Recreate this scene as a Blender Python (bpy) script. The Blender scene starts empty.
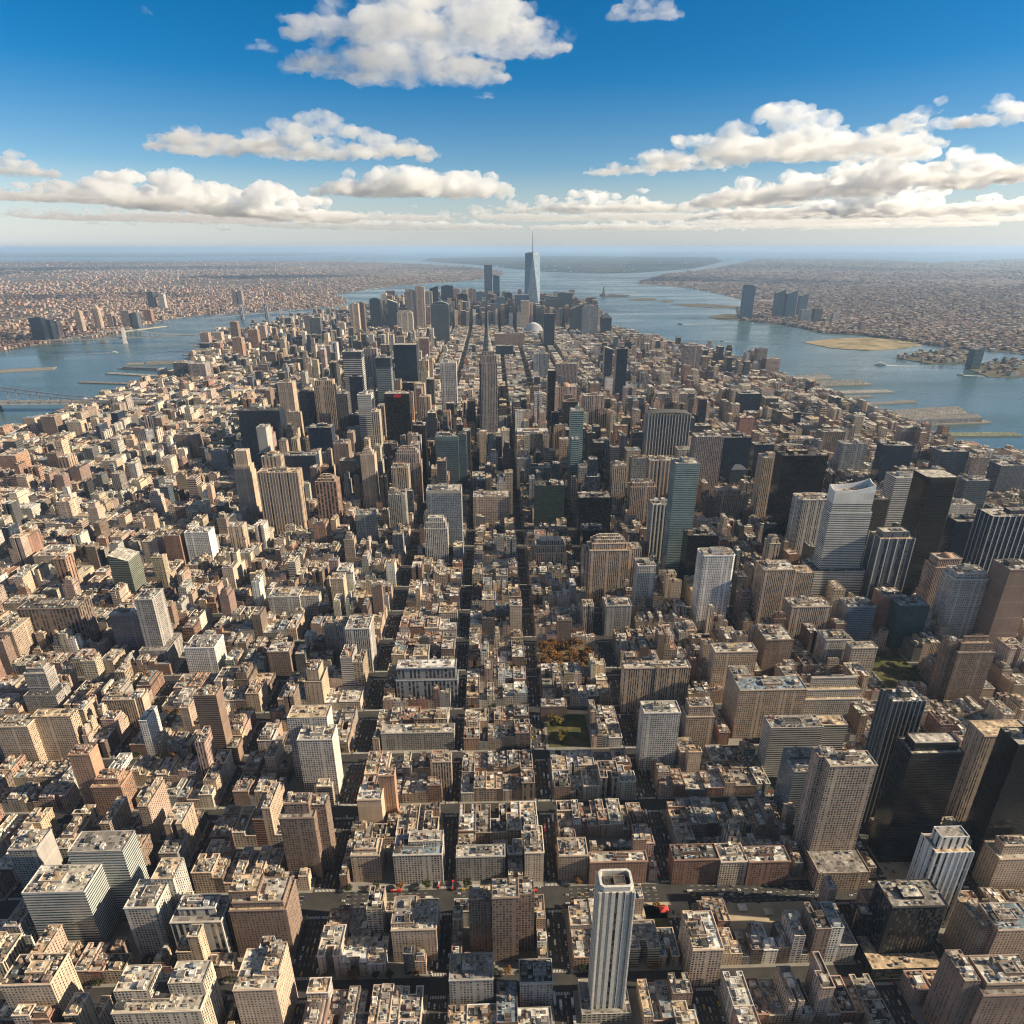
import bpy, bmesh, math, random
import numpy as np
from mathutils import Vector, Matrix

R = math.radians
S = bpy.context.scene
COL = S.collection
rnd = random.Random(7)

# ------------------------------------------------------------------ camera
CAM_H, FPX, PITCH, YAW = 700.0, 640.0, 22.4, 1.66
cam_d = bpy.data.cameras.new('camera')
cam = bpy.data.objects.new('camera', cam_d)
COL.objects.link(cam)
cam.location = (0, 0, CAM_H)
cam.rotation_euler = (R(90 - PITCH), 0, R(-YAW))
cam_d.sensor_width = 36
cam_d.lens = 36 * FPX / 1024
cam_d.clip_start = 1
cam_d.clip_end = 600000
S.camera = cam

# ------------------------------------------------------------------ light
SUN_AZ, SUN_EL = 96.5, 26.5           # azimuth clockwise from +Y
S.view_settings.view_transform = 'Standard'
S.view_settings.look = 'None'
S.view_settings.gamma = 1
S.view_settings.exposure = 1.0
S.cycles.use_denoising = True
S.cycles.use_adaptive_sampling = True
S.cycles.adaptive_threshold = 0.015
S.cycles.max_bounces = 8
S.cycles.diffuse_bounces = 3
S.cycles.glossy_bounces = 3
S.cycles.transmission_bounces = 2
S.cycles.volume_bounces = 10
S.cycles.caustics_reflective = False
S.cycles.caustics_refractive = False
S.cycles.filter_width = 1.2

sun_d = bpy.data.lights.new('sun', 'SUN')
sun_d.energy = 5.0
sun_d.angle = R(0.5)
sun_d.color = (1.0, 0.83, 0.59)
sun = bpy.data.objects.new('sun', sun_d)
COL.objects.link(sun)
sv = Vector((math.sin(R(SUN_AZ)) * math.cos(R(SUN_EL)), math.cos(R(SUN_AZ)) * math.cos(R(SUN_EL)), math.sin(R(SUN_EL))))
sun.rotation_euler = sv.to_track_quat('Z', 'Y').to_euler()

W = bpy.data.worlds.new('World')
S.world = W
W.use_nodes = True
wn, wl = W.node_tree.nodes, W.node_tree.links
sky = wn.new('ShaderNodeTexSky')
sky.sky_type = 'NISHITA'
sky.sun_disc = False
sky.sun_elevation = R(SUN_EL)
sky.sun_rotation = R(SUN_AZ)
sky.altitude = 700
sky.air_density = 0.9
sky.dust_density = 0.35
sky.ozone_density = 2.0
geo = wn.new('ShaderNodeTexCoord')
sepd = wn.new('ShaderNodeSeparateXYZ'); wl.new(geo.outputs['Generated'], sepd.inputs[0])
# the blue is deepest a little above the horizon; greyed towards the unseen zenith to cut blue fill in shade
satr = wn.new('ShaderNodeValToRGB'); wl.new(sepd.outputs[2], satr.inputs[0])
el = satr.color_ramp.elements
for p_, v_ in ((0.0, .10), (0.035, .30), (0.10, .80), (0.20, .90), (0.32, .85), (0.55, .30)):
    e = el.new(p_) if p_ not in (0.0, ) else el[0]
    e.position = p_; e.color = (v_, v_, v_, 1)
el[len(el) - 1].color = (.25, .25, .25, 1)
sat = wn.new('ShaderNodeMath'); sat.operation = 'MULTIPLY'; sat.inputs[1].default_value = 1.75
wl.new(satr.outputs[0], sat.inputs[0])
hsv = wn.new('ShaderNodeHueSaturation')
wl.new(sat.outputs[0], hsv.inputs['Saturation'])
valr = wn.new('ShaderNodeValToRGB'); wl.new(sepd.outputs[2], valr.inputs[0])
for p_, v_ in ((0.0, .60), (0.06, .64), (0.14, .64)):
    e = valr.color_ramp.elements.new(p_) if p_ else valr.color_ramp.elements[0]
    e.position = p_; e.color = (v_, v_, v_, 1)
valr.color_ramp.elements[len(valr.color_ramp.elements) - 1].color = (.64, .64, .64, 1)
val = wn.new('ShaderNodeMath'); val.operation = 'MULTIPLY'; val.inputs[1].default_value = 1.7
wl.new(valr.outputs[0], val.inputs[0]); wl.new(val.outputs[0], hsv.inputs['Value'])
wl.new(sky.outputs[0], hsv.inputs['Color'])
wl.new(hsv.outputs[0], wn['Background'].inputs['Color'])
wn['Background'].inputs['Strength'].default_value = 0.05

# ------------------------------------------------------------------ pixels and metres
cp, sp, cy_, sy_ = math.cos(R(PITCH)), math.sin(R(PITCH)), math.cos(R(YAW)), math.sin(R(YAW))
RIGHT = Vector((cy_, -sy_, 0))
FWD = Vector((sy_ * cp, cy_ * cp, -sp))
UP = Vector((sy_ * sp, cy_ * sp, cp))

def proj(x, y, z):
    v = Vector((x, y, z - CAM_H))
    d = v.dot(FWD)
    if d < 1: return (9999, 9999, d)
    return (512 + FPX * v.dot(RIGHT) / d, 512 - FPX * v.dot(UP) / d, d)

def ray(px, py):
    return FWD * FPX + RIGHT * (px - 512) + UP * (512 - py)

def at(px, py, z=0.0):
    r = ray(px, py)
    t = (z - CAM_H) / r.z
    return (r.x * t, r.y * t)

NADIR_Y = 512 + FPX / math.tan(R(PITCH))
def upright(xt, yt, yb):
    """ground point (row yb) below the pixel (xt, yt), the height up there and the metres in a pixel"""
    k = (yb - yt) / (NADIR_Y - yt)
    xb = xt + (512 - xt) * k
    X, Y = at(xb, yb)
    s = (512 - yt) / FPX
    g = Vector((X, Y, -CAM_H))
    h = (s * g.dot(FWD) - g.dot(UP)) / (UP.z - s * FWD.z)
    d = g.dot(FWD) + h * FWD.z
    return X, Y, h, d / FPX

# ------------------------------------------------------------------ materials
class NT:
    def __init__(self, name):
        self.m = bpy.data.materials.new(name)
        self.m.use_nodes = True
        self.n, self.l = self.m.node_tree.nodes, self.m.node_tree.links
        self.b = self.n['Principled BSDF']
    def put(self, sock, v):
        if isinstance(v, bpy.types.NodeSocket): self.l.new(v, sock)
        elif v is not None: sock.default_value = v
    def math(self, op, a, b=None, c=None, clamp=False):
        n = self.n.new('ShaderNodeMath'); n.operation = op; n.use_clamp = clamp
        self.put(n.inputs[0], a)
        if b is not None: self.put(n.inputs[1], b)
        if c is not None: self.put(n.inputs[2], c)
        return n.outputs[0]
    def mix(self, f, a, b, blend='MIX'):
        n = self.n.new('ShaderNodeMix'); n.data_type = 'RGBA'; n.blend_type = blend
        self.put(n.inputs[0], f); self.put(n.inputs[6], a); self.put(n.inputs[7], b)
        return n.outputs[2]
    def attr(self, name):
        n = self.n.new('ShaderNodeAttribute'); n.attribute_name = name
        return n
    def sep(self, v):
        n = self.n.new('ShaderNodeSeparateXYZ'); self.put(n.inputs[0], v); return n.outputs
    def comb(self, x, y, z=0.0):
        n = self.n.new('ShaderNodeCombineXYZ')
        for i, v in enumerate((x, y, z)): self.put(n.inputs[i], v)
        return n.outputs[0]
    def noise(self, vec, scale, detail=3, rough=0.55):
        n = self.n.new('ShaderNodeTexNoise'); self.put(n.inputs['Vector'], vec)
        n.inputs['Scale'].default_value = scale; n.inputs['Detail'].default_value = detail
        n.inputs['Roughness'].default_value = rough
        return n.outputs[0]
    def ramp(self, f, stops):
        n = self.n.new('ShaderNodeValToRGB'); self.put(n.inputs[0], f)
        e = n.color_ramp.elements
        while len(e) < len(stops): e.new(0.5)
        for k, (p, c) in enumerate(stops):
            e[k].position = p; e[k].color = c if len(c) == 4 else (*c, 1)
        return n.outputs[0]
    def maprange(self, v, a, b, c, d):
        n = self.n.new('ShaderNodeMapRange'); self.put(n.inputs[0], v)
        for i, x in enumerate((a, b, c, d)): n.inputs[1 + i].default_value = x
        return n.outputs[0]
    def geo(self): return self.n.new('ShaderNodeNewGeometry')

def mat_facade():
    t = NT('facade')
    tint, sty, gt = t.attr('tint'), t.attr('sty'), t.attr('gt')
    wx, wy, bay = t.sep(sty.outputs['Vector'])
    fh = sty.outputs['Alpha']
    uvn = t.n.new('ShaderNodeUVMap'); uvn.uv_map = 'UVMap'
    u, v, _ = t.sep(uvn.outputs[0])
    U, V = t.math('DIVIDE', u, bay), t.math('DIVIDE', v, fh)
    fx, fy = t.math('FRACT', U), t.math('FRACT', V)
    ax = t.math('ABSOLUTE', t.math('SUBTRACT', fx, 0.5))
    ay = t.math('ABSOLUTE', t.math('SUBTRACT', fy, 0.5))
    mx = t.math('LESS_THAN', ax, t.math('MULTIPLY', wx, 0.5))
    my = t.math('LESS_THAN', ay, t.math('MULTIPLY', wy, 0.5))
    bn = t.n.new('ShaderNodeTexWhiteNoise'); bn.noise_dimensions = '2D'
    t.put(bn.inputs['Vector'], t.comb(t.math('FLOOR', U), t.math('MULTIPLY', t.sep(tint.outputs['Vector'])[1], 917.0)))
    open_bay = t.math('MAXIMUM', t.math('GREATER_THAN', bn.outputs['Value'], 0.13), t.math('GREATER_THAN', wx, .66))
    belt = t.math('LESS_THAN', t.math('FRACT', t.math('MULTIPLY_ADD', t.math('FLOOR', V), t.math('MULTIPLY_ADD', t.sep(tint.outputs['Vector'])[2], .31, .085), .3)), .115)
    win = t.math('MULTIPLY', t.math('MULTIPLY', mx, my), open_bay)
    wnz = t.n.new('ShaderNodeTexWhiteNoise'); wnz.noise_dimensions = '3D'
    t.put(wnz.inputs['Vector'], t.comb(t.math('FLOOR', U), t.math('FLOOR', V), t.sep(tint.outputs['Vector'])[0]))
    rv = wnz.outputs['Value']
    g = t.mix(1.0, gt.outputs['Color'], t.comb(*[t.math('MULTIPLY_ADD', rv, t.maprange(wx, .7, .9, 1.0, .6), t.maprange(wx, .7, .9, .5, .7))] * 3), 'MULTIPLY')
    blind = t.math('MULTIPLY', t.math('GREATER_THAN', rv, 0.66), t.maprange(wx, .7, .9, .42, .02))
    g = t.mix(blind, g, t.mix(0.5, tint.outputs['Color'], (0.35, 0.33, 0.30, 1)))
    P = t.geo().outputs['Position']
    n1 = t.noise(P, 0.035, 4)
    px_, py_, pz_ = t.sep(P)
    streak = t.noise(t.comb(t.math('MULTIPLY', px_, 0.5), t.math('MULTIPLY', py_, 0.5), t.math('MULTIPLY', pz_, 0.03)), 1.0, 3)
    k = t.math('MULTIPLY', t.maprange(n1, 0.25, 0.75, 0.78, 1.18), t.maprange(streak, 0.25, 0.75, 0.86, 1.12))
    k = t.math('MULTIPLY', k, t.math('MULTIPLY_ADD', belt, .14, 1.0))
    line = t.math('GREATER_THAN', t.math('ABSOLUTE', t.math('SUBTRACT', fy, 0.5)), 0.455)
    k = t.math('MULTIPLY', k, t.math('SUBTRACT', 1.0, t.math('MULTIPLY', line, 0.12)))
    wall = t.mix(1.0, tint.outputs['Color'], t.comb(k, k, k), 'MULTIPLY')
    t.put(t.b.inputs['Base Color'], t.mix(win, wall, g))
    t.put(t.b.inputs['Roughness'], t.math('MULTIPLY_ADD', win, -0.70, 0.88))
    t.put(t.b.inputs['Specular IOR Level'], t.math('MULTIPLY_ADD', win, 0.25, 0.25))
    return t.m

def mat_roof():
    t = NT('roof')
    tint = t.attr('tint')
    P = t.geo().outputs['Position']
    k = t.math('MULTIPLY', t.maprange(t.noise(P, 0.09, 4, 0.65), 0.3, 0.7, 0.62, 1.25), t.maprange(t.noise(P, 0.7, 2), 0.3, 0.7, 0.82, 1.15))
    x, y, z = t.sep(P)
    def cells(w, d, off):
        wz = t.n.new('ShaderNodeTexWhiteNoise'); wz.noise_dimensions = '3D'
        t.put(wz.inputs['Vector'], t.comb(t.math('FLOOR', t.math('DIVIDE', t.math('ADD', x, off), w)), t.math('FLOOR', t.math('DIVIDE', t.math('ADD', y, off), d)), t.math('FLOOR', z)))
        return wz.outputs['Value']
    c1, c2 = cells(6.3, 9.1, 3.3), cells(3.1, 2.6, 1.7)
    k = t.math('MULTIPLY', k, t.maprange(c1, 0, 1, .62, 1.3))
    k = t.math('MULTIPLY', k, t.math('SUBTRACT', 1.0, t.math('MULTIPLY', t.math('GREATER_THAN', c2, .86), .55)))
    k = t.math('MULTIPLY', k, t.math('MULTIPLY_ADD', t.math('LESS_THAN', c2, .10), .45, 1.0))
    t.put(t.b.inputs['Base Color'], t.mix(1.0, tint.outputs['Color'], t.comb(k, k, k), 'MULTIPLY'))
    t.b.inputs['Roughness'].default_value = 0.9
    t.b.inputs['Specular IOR Level'].default_value = 0.2
    return t.m

def mat_plain(name='painted', rough=0.75, spec=0.25, metal=0.0):
    t = NT(name)
    tint = t.attr('tint')
    P = t.geo().outputs['Position']
    k = t.maprange(t.noise(P, 0.35, 3), 0.3, 0.7, 0.82, 1.12)
    t.put(t.b.inputs['Base Color'], t.mix(1.0, tint.outputs['Color'], t.comb(k, k, k), 'MULTIPLY'))
    t.b.inputs['Roughness'].default_value = rough
    t.b.inputs['Specular IOR Level'].default_value = spec
    t.b.inputs['Metallic'].default_value = metal
    return t.m

def mat_ground(name, c1, c2, scale, rough=0.95, c3=None, scale2=None):
    t = NT(name)
    P = t.geo().outputs['Position']
    c = t.ramp(t.noise(P, scale, 5, 0.6), [(0.3, c1), (0.7, c2)])
    if c3:
        c = t.mix(t.maprange(t.noise(P, scale2, 4, 0.6), 0.5, 0.62, 0, 1), c, (*c3, 1))
    t.put(t.b.inputs['Base Color'], c)
    t.b.inputs['Roughness'].default_value = rough
    t.b.inputs['Specular IOR Level'].default_value = 0.15
    return t.m

def mat_water():
    t = NT('water')
    P = t.geo().outputs['Position']
    x, y, z = t.sep(P)
    c = t.ramp(t.noise(t.comb(x, t.math('MULTIPLY', y, 0.4)), 0.0007, 4, 0.6), [(0.3, (0.038, 0.082, 0.10)), (0.7, (0.07, 0.118, 0.128))])
    t.put(t.b.inputs['Base Color'], c)
    t.put(t.b.inputs['Roughness'], t.maprange(t.noise(t.comb(t.math('MULTIPLY', x, .25), y), 0.0016, 5, .65), .35, .65, .14, .36))
    t.b.inputs['IOR'].default_value = 1.33
    b = t.n.new('ShaderNodeBump')
    b.inputs['Strength'].default_value = 0.35
    b.inputs['Distance'].default_value = 2.0
    t.put(b.inputs['Height'], t.noise(P, 0.03, 6, 0.7))
    t.put(t.b.inputs['Normal'], b.outputs[0])
    return t.m

def mat_suburb(name, dark, mid, light, cell=90.0, amount=0.5, far_dark=None):
    """land of small houses, yards and trees seen from far away"""
    t = NT(name)
    P = t.geo().outputs['Position']
    vo = t.n.new('ShaderNodeTexVoronoi'); vo.inputs['Scale'].default_value = 1.0 / cell
    t.put(vo.inputs['Vector'], P)
    r = t.sep(vo.outputs['Color'])[0]
    big = t.noise(P, 1 / 1600.0, 5, 0.65)
    dens = t.maprange(big, 0.38, 0.62, 0.15, 1.0)
    lit = t.math('LESS_THAN', r, t.math('MULTIPLY', dens, amount))
    c = t.ramp(t.noise(P, 1 / 240.0, 4), [(0.3, dark), (0.7, mid)])
    c = t.mix(lit, c, (*light, 1))
    t.put(t.b.inputs['Base Color'], c)
    t.b.inputs['Roughness'].default_value = 0.95
    t.b.inputs['Specular IOR Level'].default_value = 0.1
    return t.m

FAC, ROOF, PLAIN = mat_facade(), mat_roof(), mat_plain()
METAL = mat_plain('metal', 0.4, 0.5, 0.6)
FOL = mat_plain('foliage', 0.9, 0.1)
CARP = mat_plain('car_paint', 0.3, 0.5)
MATS = [FAC, ROOF, PLAIN, METAL, FOL, CARP]

# ------------------------------------------------------------------ mesh builder
NOG = (0.02, 0.025, 0.03)
def inset(poly, d):
    n = len(poly); out = []
    for i in range(n):
        ax, ay = poly[i - 1]; bx, by = poly[i]; cx, cy = poly[(i + 1) % n]
        e1 = Vector((bx - ax, by - ay)); e2 = Vector((cx - bx, cy - by))
        e1.normalize(); e2.normalize()
        n1 = Vector((-e1.y, e1.x)); n2 = Vector((-e2.y, e2.x))
        m = n1 + n2
        k = d / max(0.2, (1 + n1.dot(n2)))
        out.append((bx + m.x * k, by + m.y * k))
    return out

def rect(x0, x1, y0, y1): return [(x0, y0), (x1, y0), (x1, y1), (x0, y1)]
def ngon(cx, cy, r, n, ph=0.0, ry=None):
    return [(cx + r * math.cos(ph + 2 * math.pi * i / n), cy + (ry or r) * math.sin(ph + 2 * math.pi * i / n)) for i in range(n)]
def chamfer(x0, x1, y0, y1, c):
    return [(x0 + c, y0), (x1 - c, y0), (x1, y0 + c), (x1, y1 - c), (x1 - c, y1), (x0 + c, y1), (x0, y1 - c), (x0, y0 + c)]

class MB:
    def __init__(self):
        self.v, self.f, self.m, self.uv, self.t, self.s, self.g = [], [], [], [], [], [], []
    def face(self, pts, mat, tint, sty=None, gt=None, uv=None):
        b = len(self.v)
        self.v += pts
        self.f.append(tuple(range(b, b + len(pts))))
        self.m.append(mat)
        self.uv += uv if uv else [(p[0], p[1]) for p in pts]
        self.t.append((*tint, 1.0))
        self.s.append(sty or (0, 0, 3.0, 3.5))
        self.g.append((*(gt or NOG), 1.0))
    def walls(self, poly, z0, z1, tint, sty=None, gt=None, mat=0, top_poly=None, side=None):
        n = len(poly); tp = top_poly or poly; u = rnd.uniform(0, 50) if False else 0.0
        for i in range(n):
            a, b = poly[i], poly[(i + 1) % n]; c, d = tp[(i + 1) % n], tp[i]
            L = math.hypot(b[0] - a[0], b[1] - a[1])
            st = sty
            if sty and L > 0:                       # whole bays between the corners
                nb = max(1, round(L / sty[2])); st = (sty[0], sty[1], L / nb, sty[3])
                if side and abs(b[0] - a[0]) < abs(b[1] - a[1]):
                    nb = max(1, round(L / side[2])); st = (side[0], side[1], L / nb, side[3])
            self.face([(a[0], a[1], z0), (b[0], b[1], z0), (c[0], c[1], z1), (d[0], d[1], z1)], mat, tint, st, gt,
                      [(0, z0), (L, z0), (L, z1), (0, z1)])
    def cap(self, poly, z, tint, mat=1, down=False):
        p = [(x, y, z) for x, y in poly]
        self.face(p[::-1] if down else p, mat, tint)
    def parapet(self, poly, z, rim, rtint, tint, w=0.45, mat=2):
        """wall head of height rim round a roof laid at z"""
        q = inset(poly, w); n = len(poly)
        for i in range(n):
            j = (i + 1) % n
            a, b, c, d = poly[i], poly[j], q[j], q[i]
            self.face([(*a, z), (*b, z), (*b, z + rim), (*a, z + rim)], mat, tint)
            self.face([(*a, z + rim), (*b, z + rim), (*c, z + rim), (*d, z + rim)], mat, tint)
            self.face([(*c, z), (*d, z), (*d, z + rim), (*c, z + rim)], mat, tint)
        self.face([(x, y, z) for x, y in q], 1, rtint)
    def solid(self, poly, z0, z1, tint, mat=2, toptint=None, topmat=None, sty=None, gt=None, top_poly=None, bottom=False):
        self.walls(poly, z0, z1, tint, sty, gt, mat, top_poly)
        self.cap(top_poly or poly, z1, toptint or tint, topmat if topmat is not None else mat)
        if bottom: self.cap(poly, z0, tint, mat, True)
    def box(self, x0, x1, y0, y1, z0, z1, tint, mat=2, **k): self.solid(rect(x0, x1, y0, y1), z0, z1, tint, mat, **k)
    def bar(self, p, q, r, tint, mat=2, n=4):
        p, q = Vector(p), Vector(q); d = (q - p).normalized()
        a = d.cross(Vector((0, 0, 1)) if abs(d.z) < 0.9 else Vector((1, 0, 0))).normalized(); b = d.cross(a)
        ring = [a * math.cos(2 * math.pi * i / n + 0.785) * r + b * math.sin(2 * math.pi * i / n + 0.785) * r for i in range(n)]
        for i in range(n):
            j = (i + 1) % n
            self.face([tuple(p + ring[j]), tuple(p + ring[i]), tuple(q + ring[i]), tuple(q + ring[j])], mat, tint)
        self.face([tuple(p + r_) for r_ in ring], mat, tint); self.face([tuple(q + r_) for r_ in ring[::-1]], mat, tint)
    def mesh(self, name):
        me = bpy.data.meshes.new(name)
        nv, nf = len(self.v), len(self.f)
        cnt = np.fromiter((len(f) for f in self.f), np.int32, nf)
        nl = int(cnt.sum())
        me.vertices.add(nv); me.loops.add(nl); me.polygons.add(nf)
        me.vertices.foreach_set('co', np.asarray(self.v, np.float32).ravel())
        me.loops.foreach_set('vertex_index', np.arange(nl, dtype=np.int32))
        st = np.zeros(nf, np.int32); st[1:] = np.cumsum(cnt)[:-1]
        me.polygons.foreach_set('loop_start', st)
        used = sorted(set(self.m)); re = {u: i for i, u in enumerate(used)}
        for u in used: me.materials.append(MATS[u])
        me.polygons.foreach_set('material_index', np.fromiter((re[x] for x in self.m), np.int32, nf))
        me.uv_layers.new(name='UVMap').data.foreach_set('uv', np.asarray(self.uv, np.float32).ravel())
        for nm, dat in (('tint', self.t), ('sty', self.s), ('gt', self.g)):
            me.attributes.new(nm, 'FLOAT_COLOR', 'FACE').data.foreach_set('color', np.asarray(dat, np.float32).ravel())
        me.update(calc_edges=True)
        return me
    def build(self, name, parent=None, loc=None):
        o = bpy.data.objects.new(name, self.mesh(name))
        COL.objects.link(o)
        if parent: o.parent = parent
        if loc: o.location = loc
        return o

def tag(o, label=None, cat=None, group=None, kind=None):
    if label: o['label'] = label
    if cat: o['category'] = cat
    if group: o['group'] = group
    if kind: o['kind'] = kind
    return o
def empty(name, loc, rz=0.0):
    o = bpy.data.objects.new(name, None); COL.objects.link(o)
    o.location = loc; o.rotation_euler = (0, 0, rz); o.empty_display_size = 5
    return o
def put(mesh, name, parent, loc, scale=(1, 1, 1), rz=0.0):
    o = bpy.data.objects.new(name, mesh); COL.objects.link(o)
    if parent: o.parent = parent
    o.location = loc; o.scale = scale; o.rotation_euler = (0, 0, rz)
    return o
def jit(c, a=0.06):
    k = 1 + rnd.uniform(-a, a) * 1.5
    return tuple(max(0.004, x * k * (1 + rnd.uniform(-a, a) * 0.4)) for x in c)

def pip(x, y, poly):
    ins = False; n = len(poly)
    for i in range(n):
        x1, y1 = poly[i]; x2, y2 = poly[i - 1]
        if (y1 > y) != (y2 > y) and x < (x2 - x1) * (y - y1) / (y2 - y1) + x1: ins = not ins
    return ins
# ------------------------------------------------------------------ palette
C = dict(TAN=(.42, .325, .25), CREAM=(.54, .455, .36), SAND=(.485, .38, .285), BRICK=(.27, .155, .115), RUST=(.35, .215, .15), BROWN=(.235, .168, .132),
         UMBER=(.15, .11, .09), GREY=(.33, .31, .285), PALE=(.48, .45, .41), WHITE=(.68, .65, .60), PINK=(.40, .295, .25), DG=(.12, .115, .11),
         BLK=(.02, .021, .024), NAV=(.026, .036, .056), SLATE=(.10, .115, .135), STEEL=(.24, .255, .275), TEALW=(.26, .325, .32), OLIVE=(.23, .23, .18), MAUVE=(.29, .24, .235))
G = dict(n=(.012, .022, .042), k=(.008, .009, .011), t=(.03, .075, .085), s=(.03, .045, .06), d=(.045, .043, .042), b=(.05, .10, .16), g=(.035, .055, .05))
ST = dict(punch=(.46, .5, 3.4, 3.5), grid=(.62, .6, 3.3, 3.6), vert=(.5, 1.0, 3.6, 3.6), vertw=(.58, 1.0, 6.5, 3.6), band=(1.0, .5, 4, 3.8),
          bandd=(1.0, .68, 4, 3.9), glass=(.93, .90, 3.2, 3.9), wide=(.72, .55, 5.0, 3.6), blank=(0, 0, 4, 4), slot=(.34, 1.0, 7.5, 3.7))
RT = dict(w=(.55, .53, .49), l=(.42, .39, .34), m=(.24, .22, .20), d=(.07, .068, .066), b=(.20, .25, .29), r=(.26, .15, .11), t=(.45, .35, .24), g=(.135, .13, .065))

# ------------------------------------------------------------------ shared rooftop pieces
def unit_mesh(kind, tint):
    b = MB()
    if kind == 0:
        b.box(-.5, .5, -.5, .5, 0, 1, tint); b.box(-.28, .28, -.28, .28, 1, 1.15, (.08, .08, .08))
    elif kind == 1:
        b.box(-.5, .5, -.5, .5, .12, .8, tint); b.solid(ngon(-.2, 0, .2, 8), .8, 1, (.1, .1, .1), 2); b.solid(ngon(.22, 0, .2, 8), .8, 1, (.1, .1, .1), 2)
    elif kind == 2:
        b.walls(rect(-.5, .5, -.5, .5), 0, .7, tint, None, None, 2)
        b.face([(-.5, -.5, .7), (.5, -.5, .7), (.5, .5, 1), (-.5, .5, 1)], 2, tint)
        b.face([(.5, .5, .7), (-.5, .5, .7), (-.5, .5, 1), (.5, .5, 1)], 2, tint)
        b.face([(.5, -.5, .7), (.5, .5, .7), (.5, .5, 1)], 2, tint); b.face([(-.5, .5, .7), (-.5, -.5, .7), (-.5, .5, 1)], 2, tint)
    else:
        b.solid(ngon(0, 0, .5, 10), 0, .85, tint, 2); b.solid(ngon(0, 0, .34, 10), .85, 1, (.12, .12, .12), 2)
    return b.mesh('rooftop_unit')
UNITS = [unit_mesh(k, t) for k, t in ((0, (.5, .48, .44)), (1, (.36, .35, .33)), (2, (.16, .14, .13)), (0, (.42, .33, .24)), (3, (.45, .45, .44)),
                                      (2, (.30, .22, .17)), (1, (.62, .60, .56)), (0, (.2, .25, .29)))]
def bulk_mesh(tint, roof):
    b = MB(); b.walls(rect(-.5, .5, -.5, .5), 0, 1, tint, None, None, 2); b.parapet(rect(-.5, .5, -.5, .5), .93, .07, roof, tint, .06)
    b.box(.5, .53, -.15, .15, 0, .6, (.08, .07, .06)); return b.mesh('bulkhead')
BULKS = {k: bulk_mesh(C[k], RT[r]) for k, r in (('TAN', 'l'), ('CREAM', 'w'), ('BRICK', 'm'), ('BROWN', 'd'), ('GREY', 'm'), ('PALE', 'l'), ('WHITE', 'w'), ('DG', 'd'), ('SAND', 't'))}
BULKK = list(BULKS)
def tank_meshes():
    b = MB(); b.solid(ngon(0, 0, 1.9, 12), 3, 6.6, (.20, .13, .085), 2, bottom=True)
    c = MB()
    p = ngon(0, 0, 2.15, 12)
    for i in range(12): c.face([(*p[i], 6.6), (*p[(i + 1) % 12], 6.6), (0, 0, 8.2)], 2, (.14, .12, .11))
    c.cap(p, 6.6, (.1, .1, .1), 2, True)
    d = MB()
    for x, y in ((-1.2, -1.2), (1.2, -1.2), (1.2, 1.2), (-1.2, 1.2)): d.box(x - .14, x + .14, y - .14, y + .14, 0, 3, (.08, .08, .085))
    d.box(-1.7, 1.7, -1.7, 1.7, 2.8, 3, (.12, .1, .09))
    return b.mesh('water_tank'), c.mesh('tank_lid'), d.mesh('tank_stand')
TANK = tank_meshes()

def bbox(poly):
    xs, ys = [p[0] for p in poly], [p[1] for p in poly]
    return min(xs), max(xs), min(ys), max(ys)

def rooftop(root, poly, z, n_units, n_bulk, n_tank, rs, size=1.0, bk=None):
    """bulkheads, tanks and plant standing on a roof, kept apart from one another"""
    x0, x1, y0, y1 = bbox(poly); placed = []
    ip = inset(poly, 1.0)
    def spot(w, d):
        for _ in range(14):
            if x1 - x0 < w + 2.2 or y1 - y0 < d + 2.2: return None
            x, y = rs.uniform(x0 + 1.1 + w / 2, x1 - 1.1 - w / 2), rs.uniform(y0 + 1.1 + d / 2, y1 - 1.1 - d / 2)
            if all(pip(x + sx * w / 2, y + sy * d / 2, ip) for sx in (-1, 1) for sy in (-1, 1)) and \
               all(abs(x - a) > (w + c) / 2 + .2 or abs(y - b_) > (d + e) / 2 + .2 for a, b_, c, e in placed):
                placed.append((x, y, w, d)); return x, y
        return None
    for _ in range(n_bulk):
        w, d, h = rs.uniform(3.5, 8) * size, rs.uniform(3.5, 7) * size, rs.uniform(3, 5.5) * size ** .5
        p = spot(w, d)
        if p: put(BULKS[bk if bk in BULKS and rs.random() < .6 else rs.choice(BULKK)], 'bulkhead', root, (*p, z), (w, d, h))
    for _ in range(n_tank):
        p = spot(4.6, 4.6)
        if p:
            r = rs.uniform(0, 1.5)
            t = put(TANK[0], 'water_tank', root, (*p, z), rz=r)
            put(TANK[1], 'tank_lid', t, (0, 0, 0)); put(TANK[2], 'tank_stand', t, (0, 0, 0))
    for _ in range(n_units):
        w, d, h = rs.uniform(1.6, 4.4) * size, rs.uniform(1.4, 3.6) * size, rs.uniform(1.1, 2.8) * size ** .5
        p = spot(w, d)
        if p: put(rs.choice(UNITS), 'rooftop_unit', root, (*p, z), (w, d, h))

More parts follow.
